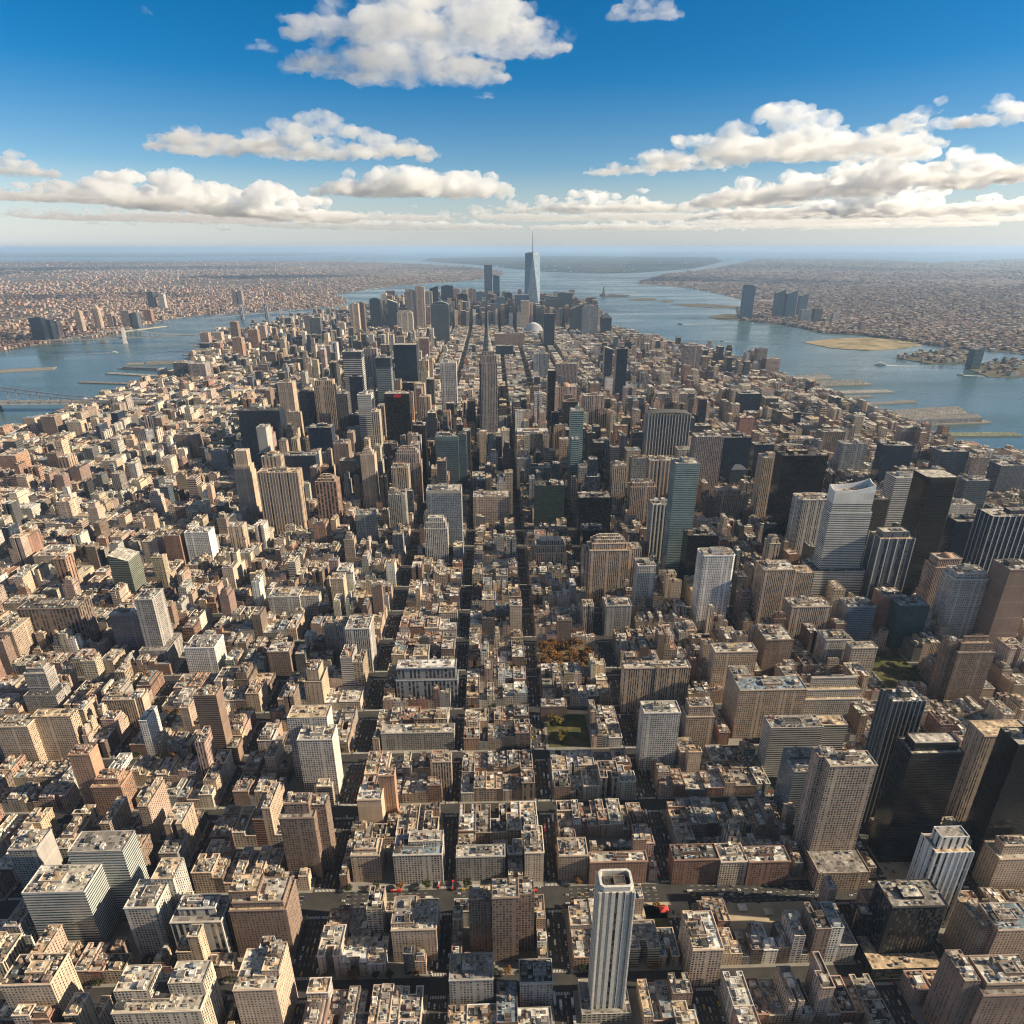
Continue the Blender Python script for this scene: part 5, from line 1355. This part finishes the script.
pier((0, 371), (55, 368), 90, 'flat concrete wharf by the far left bank', None, (.25, .22, .18))
pier((196, 352), (186, 355), 50, 'short stub pier near the bridge end', None, (.3, .25, .2))
pier((110, 333), (165, 326), 50, 'pale quay on the far bank by the bridge tower', None, (.38, .34, .27))

# ------------------------------------------------------------------ bridges
def bridge(pa, pb, towers, hd, ht, wd, label, col, tcol, cable=2.0, fat=1.0, th=3):
    """suspension bridge from pixel pa to pb (deck feet), towers at shares of its length"""
    A, B_ = Vector((*at(*pa), 0)), Vector((*at(*pb), 0))
    v = B_ - A; L = v.length; a = math.atan2(v.y, v.x)
    root = tag(empty('suspension_bridge', A, a), label, 'bridge')
    d = MB(); d.box(0, L, -wd / 2, wd / 2, hd - th, hd, col, 2, toptint=(.2, .19, .18), topmat=1, bottom=True)
    n = int(L / 60)
    for k in range(n):
        for s in (-1, 1): d.bar((L * k / n, s * wd / 2, hd), (L * (k + 1) / n, s * wd / 2, hd + (6 if k % 2 else 0.5)), .8, col, 2)
    d.build('deck', root)
    for t in towers:
        x = L * t; m = MB()
        for s in (-1, 1):
            m.solid(rect(x - 6 * fat, x + 6 * fat, s * wd / 2 - 5 * fat + s * 4, s * wd / 2 + 5 * fat + s * 4), -4, ht, tcol, 2, top_poly=rect(x - 4 * fat, x + 4 * fat, s * wd / 2 - 3.5 * fat + s * 2, s * wd / 2 + 3.5 * fat + s * 2))
        for z in (hd - 6, (hd + ht) / 2, ht - 8): m.box(x - 3, x + 3, -wd / 2 - 2, wd / 2 + 2, z, z + 6, tcol, 2, bottom=True)
        m.build('bridge_tower', root)
    ks = [-.02] + list(towers) + [1.02]
    for s in (-1, 1):
        m = MB(); y = s * (wd / 2 + 1)
        for i in range(len(ks) - 1):
            x0, x1 = ks[i], ks[i + 1]
            z0, z1 = (ht if i else hd - 1), (ht if i < len(ks) - 2 else hd - 1)
            N = 16; pts = []
            for q in range(N + 1):
                t = q / N; z = z0 + (z1 - z0) * t
                z -= 4 * t * (1 - t) * ((min(ht, max(z0, z1)) - hd - 3) * (1.0 if i and i < len(ks) - 2 else .25))
                pts.append((L * (x0 + (x1 - x0) * t), y, z))
            for p, q2 in zip(pts, pts[1:]): m.bar(p, q2, cable, tcol, 3)
            for p in pts[1:-1]:
                if p[2] > hd + 2: m.bar(p, (p[0], y, hd), cable * .35, tcol, 3)
        m.build('cable', root)
bridge((-260, 413), (150, 409), (.27, .62), 40, 110, 52, 'wide near bridge with draped cables entering from the left frame edge', (.66, .60, .50), (.34, .34, .36), cable=3.6, th=9)
bridge((48, 346), (196, 340), (.51,), 42, 118, 26, 'grey suspension bridge with tall pale tower over the left river', (.20, .21, .23), (.46, .44, .42), cable=3, fat=2.1, th=7)
bridge((206, 323), (300, 313.5), (.36, .62), 44, 135, 26, 'farther dark bridge with twin slim towers before the pink shore', (.17, .18, .22), (.15, .16, .2), cable=3, fat=1.5)
bridge((345, 263), (358, 256), (.3, .7), 60, 210, 40, 'faint long bridge at the horizon over the narrows', (.3, .32, .35), (.35, .36, .38), cable=5)
# approach viaduct of the near bridge
(xa, ya) = at(100, 404)

# ------------------------------------------------------------------ statue on its island
X, Y = at(603.5, 295.6)
root = tag(empty('statue', (X, Y, 0)), 'tiny dark green statue with raised torch on a star based plinth in the harbour', 'statue')
b = MB(); b.solid(ngon(0, 0, 62, 11, .3), 0, 18, (.25, .23, .2)); b.solid(ngon(0, 0, 48, 11, .3), 18, 26, (.25, .23, .2)); b.build('star_base', root)
b = MB(); b.walls(rect(-19, 19, -19, 19), 26, 78, (.24, .22, .2), None, None, 2, rect(-14, 14, -14, 14)); b.cap(rect(-14, 14, -14, 14), 78, (.24, .22, .2), 2); b.build('plinth', root)
b = MB(); GR = (.06, .12, .11); prev = None
for r, z in ((11, 78), (9.5, 100), (8, 118), (8.6, 126), (5.5, 131), (3.4, 133), (4.2, 138), (3.2, 142), (.6, 144)):
    if prev: b.walls(ngon(0, 0, prev[0], 10), prev[1], z, GR, None, None, 2, ngon(0, 0, r, 10))
    prev = (r, z)
b.bar((6, 0, 126), (10, -2, 140), 2.6, GR, 2, 8); b.bar((10, -2, 140), (10.5, -2.4, 156), 1.8, GR, 2, 8); b.solid(ngon(10.5, -2.4, 3.2, 8), 156, 160, (.3, .24, .08), 2)
b.bar((-6, -2, 120), (-8, -7, 112), 2.6, GR, 2, 8); b.box(-11, -6, -9, -7, 106, 117, GR)
for k in range(7):
    t = math.pi * (k / 6); b.bar((0, 0, 140), (7 * math.cos(t), 0, 141 + 6 * math.sin(t)), .7, GR, 2)
b.build('figure', root)

# ------------------------------------------------------------------ boats
def boat(px, py, head, L, label, wake=True, cabin=(.6, .6, .58), wl=10):
    X, Y = at(px, py, -2)
    root = tag(empty('boat', (X, Y, -2.9), R(head)), label, 'boat')
    w = L * .15
    b = MB(); p = [(-L / 2, -w), (L * .25, -w), (L / 2, 0), (L * .25, w), (-L / 2, w)]
    b.walls([(x * .95, y * .8) for x, y in p], 0, L * .08, (.5, .5, .5), None, None, 2, p); b.cap(p, L * .08, (.42, .38, .32), 2); b.build('hull', root)
    b = MB(); b.box(-L * .38, L * .2, -w * .75, w * .75, L * .08, L * .17, cabin); b.box(-L * .2, L * .1, -w * .55, w * .55, L * .17, L * .23, cabin); b.build('cabin', root)
    if wake:
        m = MB(); N = 14
        for s in (-1, 1):
            for k in range(N):
                t0, t1 = k / N, (k + 1) / N
                f = lambda t, e: Vector((-L * .45 - L * wl * t, s * (w * .6 + L * wl * .085 * t) + s * e * (1.5 + L * .10 * (1 - t) ** 1.3), 0))
                m.face([tuple(f(t0, -1)), tuple(f(t1, -1)), tuple(f(t1, 1)), tuple(f(t0, 1))][::s], 2, (.5 * (1 - t0 * .65), .54 * (1 - t0 * .62), .55 * (1 - t0 * .6)))
        k_ = m.build('wake'); k_.location = (X, Y, -2.93); k_.rotation_euler = (0, 0, R(head)); tag(k_, kind='stuff')
        tag(k_, 'white foam wake trailing the ' + label.split(' boat')[0].split(' ferry')[0] + ' vessel', 'wake')
boat(680, 324, 200 - 180 + 140, 60, 'white ferry heading up the wide river past the lone slab', wl=7)
boat(880, 365, 170, 70, 'large white boat with broad wake off the right peninsula', wl=6)
boat(115, 352.5, 12, 46, 'small fast boat crossing near the grey bridge tower', wl=8)
boat(722, 341, 150, 36, 'little boat in mid river beyond the low roofs', wl=5)
boat(960, 375, 165, 40, 'lone small boat in open water near the frame edge', wl=6)
boat(575, 300, 100, 60, 'dark ship in the harbour left of the statue', wake=False, cabin=(.2, .2, .2))
boat(690, 275, 100, 90, 'distant white ship near the far shore', wake=False)

# ------------------------------------------------------------------ trees
def tree_meshes(tints, seed, n=1500, trunk=True):
    rs = random.Random(seed)
    t = MB()
    def limb(p, q, r0): t.bar(p, q, r0, (.09, .07, .05), 2, 6)
    limb((0, 0, 0), (0, 0, .38), .022)
    tips = []
    for k in range(7):
        a = k * 2.4; e = Vector((math.cos(a) * rs.uniform(.2, .33), math.sin(a) * rs.uniform(.2, .33), rs.uniform(.55, .85)))
        limb((0, 0, .3 + .01 * k), tuple(e), .011); tips.append(e)
    tips.append(Vector((0, 0, .85)))
    c = MB()
    clumps = [(e + Vector((rs.gauss(0, .06), rs.gauss(0, .06), rs.gauss(0, .04))), rs.uniform(.10, .19)) for e in tips for _ in range(3)]
    for _ in range(n):
        p, r = rs.choice(clumps)
        d = Vector((rs.gauss(0, 1), rs.gauss(0, 1), rs.gauss(0, 1))).normalized() * r * rs.random() ** .33
        o = p + d; s = rs.uniform(.012, .03)
        u = Vector((rs.gauss(0, 1), rs.gauss(0, 1), rs.gauss(0, .6))).normalized(); v = u.cross(Vector((rs.gauss(0, 1), rs.gauss(0, 1), rs.gauss(0, 1)))).normalized()
        tt = rs.choice(tints); k = rs.uniform(.7, 1.3)
        c.face([tuple(o - u * s - v * s), tuple(o + u * s - v * s), tuple(o + u * s + v * s), tuple(o - u * s + v * s)], 4, tuple(x * k for x in tt))
    return t.mesh('trunk'), c.mesh('crown')
RUS = [(.20, .10, .035), (.16, .085, .035), (.26, .14, .05)]
YEL = [(.20, .15, .04), (.15, .13, .035)]
DGR = [(.03, .045, .018), (.045, .055, .022), (.06, .06, .025)]
TM = {'russet': [tree_meshes(RUS, s) for s in (1, 2, 3)], 'golden': [tree_meshes(YEL, 4)], 'dark green': [tree_meshes(DGR, s) for s in (5, 6)]}
def tree(kind, x, y, h, label, group):
    tm = rnd.choice(TM[kind])
    r = tag(empty('tree', (x, y, .15), rnd.uniform(0, 6)), label, 'tree', group)
    k = rnd.uniform(1.05, 1.35)
    put(tm[0], 'trunk', r, (0, 0, 0), (h, h, h)); put(tm[1], 'crown', r, (0, 0, 0), (h * k, h * k, h))
def grove(rc, n, kind, h0, h1, place, ddist):
    got = []
    for _ in range(900):
        if len(got) >= n: break
        x, y = rnd.uniform(rc[0] + 4, rc[1] - 4), rnd.uniform(rc[2] + 4, rc[3] - 4)
        if any(math.hypot(x - a, y - b) < ddist for a, b in got): continue
        got.append((x, y))
    for k, (x, y) in enumerate(sorted(got)):
        tree(kind, x, y, rnd.uniform(h0, h1), f'{kind} leafed tree, one of the grove {place}', f'{kind} trees {place}')
grove(pk1, 17, 'russet', 18, 27, 'in the square by the shaded avenue', 13)
grove((pk2[0], pk2[0] + (pk2[1] - pk2[0]) * .45, pk2[2], pk2[3]), 5, 'golden', 13, 19, 'on the small green lawn', 10)
grove(pk3, 14, 'dark green', 10, 16, 'in the shaded square before the cream cube', 10)
grove((at(905, 462)[0], at(940, 462)[0], at(920, 470)[1], at(920, 458)[1]), 10, 'dark green', 14, 20, 'by the far riverside lawn', 12)
for poly_, nm_ in ((SPIT, 'on the shed covered peninsula across the wide river'), (SPIT2, 'on the peninsula at the frame edge')):
    q0, q1, q2, q3 = bbox(poly_); k_ = 0
    while k_ < 40:
        x, y = rnd.uniform(q0, min(q1, q0 + 900)), rnd.uniform(q2, q3)
        if pip(x, y, poly_): tree('dark green', x, y, rnd.uniform(14, 22), 'dark green tree ' + nm_, 'trees ' + nm_); k_ += 1
# white canopies on the open plaza beside the wide cross street
for k_, (px_, py_, c_, w_) in enumerate(((742, 909, (.62, .6, .56), 'white canopy at the far end of the open plaza'), (768, 913, (.55, .5, .4), 'cream canopy in the middle of the sunlit plaza'), (795, 916, (.62, .6, .56), 'white canopy nearest the black office block on the plaza'),
                                     (664, 911, (.5, .06, .05), 'red canopy on the small plaza behind the long tan block'))):
    X, Y = at(px_, py_); r_ = tag(empty('canopy', (X, Y, .17)), w_, 'canopy')
    b = MB(); b.walls(rect(-5, 5, -4, 4), 2.6, 3.3, c_, None, None, 2)
    for p_, q_ in (((-5, -4), (5, -4)), ((5, -4), (5, 4)), ((5, 4), (-5, 4)), ((-5, 4), (-5, -4))): b.face([(*p_, 3.3), (*q_, 3.3), (0, 0, 5.4)], 2, c_)
    b.build('canopy_roof', r_)
    for sx in (-1, 1):
        for sy in (-1, 1):
            b = MB(); b.box(sx * 4.7 - .12, sx * 4.7 + .12, sy * 3.7 - .12, sy * 3.7 + .12, 0, 2.62, (.3, .3, .3)); b.build('post', r_)
# street trees along the pavements
ST_T = 0
for b in BLOCKS:
    if b[2] > 1150 or not inview((b[0] + b[1]) / 2, b[2], 0, 10): continue
    for (y, s) in ((b[2] + 1.5, 1), (b[3] - 1.5, -1)):
        if rnd.random() < .3: continue
        x = b[0] + rnd.uniform(8, 20)
        while x < b[1] - 6 and ST_T < 230:
            if not any(a - 3 < x < c + 3 and d - 3 < y < e + 3 for a, c, d, e, *_ in OCC):
                tree(rnd.choice(['dark green', 'russet']), x, y, rnd.uniform(7, 12), 'small bare looking street tree on the pavement between the blocks', 'street trees along the cross streets'); ST_T += 1
            x += rnd.uniform(14, 34)

# ------------------------------------------------------------------ cars
def car_mesh(tint, kind):
    b = MB(); L, W_, H_ = {'car': (4.6, 1.85, 1.5), 'van': (5.8, 2.1, 2.4), 'bus': (12, 2.6, 3.2), 'truck': (8.5, 2.5, 3.4)}[kind]
    x = L / 2; y = W_ / 2
    gls = (.02, .022, .026)
    if kind == 'car':
        lo, hi = chamfer(-y, y, -x, x, .35), chamfer(-y * .97, y * .97, -x * .97, x * .97, .35)
        b.walls(lo, .3, .85, tint, None, None, 5, hi); b.cap(hi, .85, tint, 5)
        q0, q1 = rect(-y * .9, y * .9, -x * .75, x * .42), rect(-y * .72, y * .72, -x * .5, x * .14)
        b.walls(q0, .85, 1.42, gls, None, None, 5, q1); b.cap(q1, 1.42, tint, 5)
    elif kind == 'truck':
        b.box(-y, y, -x, x * .5, .9, H_, (.6, .59, .56), 5); b.box(-y * .92, y * .92, x * .55, x, .5, 2.4, tint, 5); b.box(-y * .8, y * .8, x * .98, x * 1.004, 1.5, 2.2, gls, 5); b.box(-y * .7, y * .7, -x, x, .55, .9, (.05, .05, .05), 5)
    else:
        b.walls(chamfer(-y, y, -x, x, .3), .35, H_ * .5, tint, None, None, 5); b.walls(chamfer(-y * .985, y * .985, -x * .99, x * .99, .3), H_ * .5, H_ * .8, gls, None, None, 5)
        b.walls(chamfer(-y, y, -x, x, .3), H_ * .8, H_, tint, None, None, 5); b.cap(chamfer(-y, y, -x, x, .3), H_, tint, 5)
        b.box(-y * .6, y * .6, -x * .5, x * .2, H_, H_ + .25, (.5, .5, .5), 5)
    for sx in (-1, 1):
        for sy in (-.6, .6):
            cx, cy = sx * (y - .1), sy * x; pts = [(cx, cy + .33 * math.cos(k * math.pi / 4), .33 + .33 * math.sin(k * math.pi / 4)) for k in range(8)]
            b.face([(cx + sx * .12, a, z) for _, a, z in pts], 5, (.015, .015, .015))
    return b.mesh('car_body')
CARS = [('white', 'car', (.62, .61, .6), 26), ('black', 'car', (.02, .02, .022), 18), ('grey', 'car', (.2, .2, .21), 14), ('silver', 'car', (.42, .43, .44), 14), ('yellow', 'car', (.55, .36, .03), 15), ('red', 'car', (.35, .03, .025), 5),
        ('blue', 'car', (.04, .07, .16), 4), ('white', 'van', (.6, .59, .57), 9), ('white', 'truck', (.3, .3, .32), 6), ('blue striped', 'bus', (.45, .5, .56), 3), ('red', 'bus', (.5, .04, .03), 2)]
CMESH = [car_mesh(c[2], c[1]) for c in CARS]
AVN = {}
used_xy = []
def addcar(x, y, rz, street):
    if any(abs(x - a) < 3.0 and abs(y - b) < 9 for a, b in used_xy[-40:]): return False
    k = rnd.choices(range(len(CARS)), [c[3] for c in CARS])[0]
    c = CARS[k]; nm = {'car': 'car', 'van': 'van', 'bus': 'bus', 'truck': 'truck'}[c[1]]
    used_xy.append((x, y))
    o = put(CMESH[k], nm, None, (x, y, .01), rz=rz)
    tag(o, f'tiny {c[0]} {nm} seen from above on {street}', nm, f'{c[0]} {nm} traffic on {street}')
    return True
NAMES = {447: 'the narrow avenue in the middle left', 551: 'the central narrow avenue', 668: 'the shaded avenue right of the middle', 811: 'the slanting avenue at the right', 890: 'the dark avenue by the black office box', 331: 'the broad avenue at the left'}
ncar = 0
for px, nm in NAMES.items():
    py = {447: 870, 551: 871, 668: 871, 811: 851, 890: 880, 331: 870}[px]
    X = at(px, py)[0]; wd = [w for x, w in AVX if abs(x - X) < .5][0]
    lanes = 4 if wd < 25 else 6
    for q in range(lanes):
        Y = 332 + rnd.uniform(0, 10)
        lx = X - wd / 2 + 1.6 + (wd - 3.2) * q / (lanes - 1)
        edge = q in (0, lanes - 1)
        while Y < 1000 and ncar < 215:
            Y += rnd.uniform(7, 16) if edge else rnd.uniform(11, 46)
            if any(abs(Y - a) < c / 2 + 3 for a, c in STY_) or not inview(lx, Y, 0, 0): continue
            if Y > 700 and rnd.random() < .4: continue
            ncar += addcar(lx + rnd.uniform(-.3, .3), Y, 0 if px != 551 else math.pi, nm)
for q in range(6):
    X = -560
    while X < 640:
        X += rnd.uniform(9, 40)
        if any(abs(X - a) < c / 2 + 3 for a, c in AVX): continue
        y = 517 - 13 + q * 5.2
        if inview(X, y, 0, 0): addcar(X, y, math.pi / 2 if q < 3 else -math.pi / 2, 'the wide cross street')

far_t = MB(); CT = [c[2] for c in CARS if c[1] in ('car', 'van')]
for X, wd in AVX:
    lanes = 4 if wd < 25 else 6
    for q in range(lanes):
        lx = X - wd / 2 + 1.7 + (wd - 3.4) * q / (lanes - 1); Y = 330 + rnd.uniform(0, 9)
        while Y < 1900:
            Y += rnd.uniform(6, 14) if q in (0, lanes - 1) else rnd.uniform(9, 40)
            if any(abs(Y - a) < c / 2 + 3 for a, c in STY_) or not inview(lx, Y, 0, 0) or any(abs(lx - a) < 3 and abs(Y - b) < 7 for a, b in used_xy): continue
            t = rnd.choice(CT); h_ = rnd.uniform(1.3, 1.6)
            far_t.walls(rect(lx - .9, lx + .9, Y, Y + 4.5), .3, .9, t, None, None, 5); far_t.cap(rect(lx - .9, lx + .9, Y, Y + 4.5), .9, t, 5)
            far_t.walls(rect(lx - .82, lx + .82, Y + .8, Y + 3.6), .9, h_, (.02, .02, .025), None, None, 5, rect(lx - .65, lx + .65, Y + 1.3, Y + 3.0)); far_t.cap(rect(lx - .65, lx + .65, Y + 1.3, Y + 3.0), h_, t, 5)
tag(far_t.build('distant_traffic'), 'hundreds of tiny parked and moving cars along the farther avenues', 'traffic', kind='stuff')

# ------------------------------------------------------------------ clouds: lobed bodies of fine droplets, high above everything
def cloud_mat(dens):
    CLOUD_D = dens
    m = bpy.data.materials.new('cloud'); m.use_nodes = True; n, l = m.node_tree.nodes, m.node_tree.links
    n.remove(n['Principled BSDF'])
    v = n.new('ShaderNodeVolumePrincipled'); v.inputs['Color'].default_value = (.965, .983, 1, 1); v.inputs['Density'].default_value = CLOUD_D
    tc = n.new('ShaderNodeTexCoord'); nz = n.new('ShaderNodeTexNoise'); nz.inputs['Scale'].default_value = .003; nz.inputs['Detail'].default_value = 5; nz.inputs['Roughness'].default_value = .65
    ge = n.new('ShaderNodeNewGeometry'); l.new(ge.outputs['Position'], nz.inputs['Vector'])
    mr = n.new('ShaderNodeMapRange'); l.new(nz.outputs[0], mr.inputs[0])
    for i_, q_ in enumerate((.40, .66, 0, CLOUD_D * 2.3)): mr.inputs[1 + i_].default_value = q_
    l.new(mr.outputs[0], v.inputs['Density']); v.inputs['Anisotropy'].default_value = .35
    l.new(v.outputs[0], n['Material Output'].inputs['Volume']); return m
CM, CM_THIN = cloud_mat(.0038), cloud_mat(.0022)
def cloud(x0, x1, yt, yb, label, seed, lobes=26, alt=1900, flat=.5, lean=0, thin=False):
    rs = random.Random(seed)
    r = ray((x0 + x1) / 2, yb); el = r.z / math.hypot(r.x, r.y)
    d = (alt - CAM_H) / max(el, .012)
    d = min(d, 52000)
    hx, hy = r.x / math.hypot(r.x, r.y), r.y / math.hypot(r.x, r.y)
    c = Vector((hx * d, hy * d, CAM_H + el * d))
    m = c.dot(FWD) - CAM_H * FWD.z; m = m / FPX
    Wd, Ht = (x1 - x0) * m, (yb - yt) * m * .78
    dep = min(Wd * .8, max(Ht * 1.2, Wd * .45))
    bm = bmesh.new()
    for k in range(int(lobes * 3.2)):
        t = rs.uniform(-1, 1); e = (1 - abs(t) ** 2.0) * rs.uniform(.55, 1)
        rr = Ht * rs.uniform(.09, .24) * (.5 + .6 * e)
        z = rr * flat + rs.random() ** 1.5 * max(0, Ht * (.25 + .75 * e) - rr * 1.3)
        z += lean * t * Ht * .3
        mt = Matrix.Translation((t * (Wd / 2 - rr), rs.uniform(-1, 1) * dep * .5 * (.3 + .7 * e), z)) @ Matrix.Diagonal((rr * rs.uniform(1.5, 3.6), rr * rs.uniform(1.4, 2.6), rr * .85, 1))
        bmesh.ops.create_icosphere(bm, subdivisions=2, radius=1, matrix=mt)
    for k in range(7):                      # the flat base
        t = rs.uniform(-.75, .75)
        mt = Matrix.Translation((t * Wd * .5, rs.uniform(-.3, .3) * dep, Ht * .12 + lean * t * Ht * .3)) @ Matrix.Diagonal((Wd * rs.uniform(.10, .22), dep * .36, Ht * .10, 1))
        bmesh.ops.create_icosphere(bm, subdivisions=2, radius=1, matrix=mt)
    me = bpy.data.meshes.new('cloud'); bm.to_mesh(me); bm.free()
    me.materials.append(CM_THIN if thin else CM)
    o = bpy.data.objects.new('cloud', me); COL.objects.link(o)
    o.location = c; o.rotation_euler = (0, 0, math.atan2(hy, hx) - math.pi / 2)
    s = Ht
    rm = o.modifiers.new('merge', 'REMESH'); rm.mode = 'VOXEL'; rm.voxel_size = max(Ht / 34, Wd / 220)
    for sc, st in ((.40, .24), (.16, .15), (.06, .08)):
        tx = bpy.data.textures.new('billow', 'CLOUDS'); tx.noise_scale = s * sc; tx.noise_depth = 2
        dm = o.modifiers.new('billow', 'DISPLACE'); dm.texture = tx; dm.strength = s * st; dm.mid_level = .5; dm.texture_coords = 'LOCAL'
    r2 = o.modifiers.new('clean', 'REMESH'); r2.mode = 'VOXEL'; r2.voxel_size = rm.voxel_size * .8
    tag(o, label, 'cloud')
    return o
CL = [(288, 575, -22, 42, 'big bright cloud cut by the top edge', 30, 1900), (288, 510, 24, 78, 'puffy cloud just under the one cut by the top edge', 24, 1800), (608, 682, -14, 18, 'small cloud touching the top edge right of the middle', 12, 1900),
      (165, 442, 112, 154, 'long flat cloud of bright humps left of the middle', 30, 1900), (318, 515, 148, 196, 'grey bellied cloud below the long flat one', 26, 1900),
      (590, 735, 146, 172, 'thin tail cloud left of the wide white one', 16, 1900), (640, 932, 106, 160, 'wide white cloud right of the middle', 34, 1900), (882, 962, 96, 130, 'small lumpy cloud between two white ones', 12, 1900),
      (960, 1060, 84, 124, 'bright cloud cut by the right edge', 14, 1900), (700, 1070, 138, 192, 'long grey bottomed bank rising to the right edge', 40, 1900), (60, 370, 166, 212, 'long bank of white humps falling away from the left', 40, 1900),
      (-60, 50, 138, 174, 'lumpy cloud at the left edge', 16, 1900), (-40, 190, 172, 202, 'grey cloud layer at the left edge below the lumpy one', 24, 1900), (490, 700, 182, 212, 'low row of small puffs over the skyline', 24, 1900),
      (690, 1060, 178, 216, 'low grey bank over the right shore', 34, 1900), (474, 496, 88, 98, 'tiny lone puff in open blue', 6, 1900), (247, 278, 35, 51, 'small wisp left of the top clouds', 7, 1900), (140, 153, 2, 13, 'tiniest puff near the top left', 5, 1900),
      (356, 388, 70, 82, 'small scrap under the puffy cloud', 6, 1900)]
for k, (a, b, c, d, lb, n, alt) in enumerate(CL): cloud(a, b, c, d, lb, k + 11, n, alt, lean=-1.1 if 'falling away' in lb else .9 if 'rising' in lb else 0)
for k, (a, b, c, d, lb) in enumerate([(-60, 330, 200, 220, 'faint streak of cloud low over the left horizon'), (330, 720, 200, 219, 'faint streak of cloud low behind the tallest tower'), (640, 1080, 204, 222, 'faint streak of cloud low over the right horizon'),
                                       (100, 540, 208, 228, 'thinnest haze bank left of the tallest tower'), (540, 960, 210, 229, 'thinnest haze bank right of the tallest tower')]):
    cloud(a, b, c, d, lb, k + 71, 40, 1900, thin=True)

# ------------------------------------------------------------------ the air
hm = bpy.data.materials.new('haze'); hm.use_nodes = True
hn, hl = hm.node_tree.nodes, hm.node_tree.links
hn.remove(hn['Principled BSDF'])
hv = hn.new('ShaderNodeVolumePrincipled'); hv.inputs['Color'].default_value = (.50, .71, 1, 1); hv.inputs['Density'].default_value = 1.8e-5; hv.inputs['Anisotropy'].default_value = .1
hl.new(hv.outputs[0], hn['Material Output'].inputs['Volume'])
HB = bmesh.new(); bmesh.ops.create_cube(HB, size=1)
me = bpy.data.meshes.new('haze'); HB.to_mesh(me); HB.free(); me.materials.append(hm)
o = bpy.data.objects.new('haze', me); COL.objects.link(o)
top = 860
o.scale = (860000, 860000, top + 8); o.location = (0, 0, (top - 8) / 2)
tag(o, 'thin blue air over city, harbour and far shores', 'haze', kind='stuff')
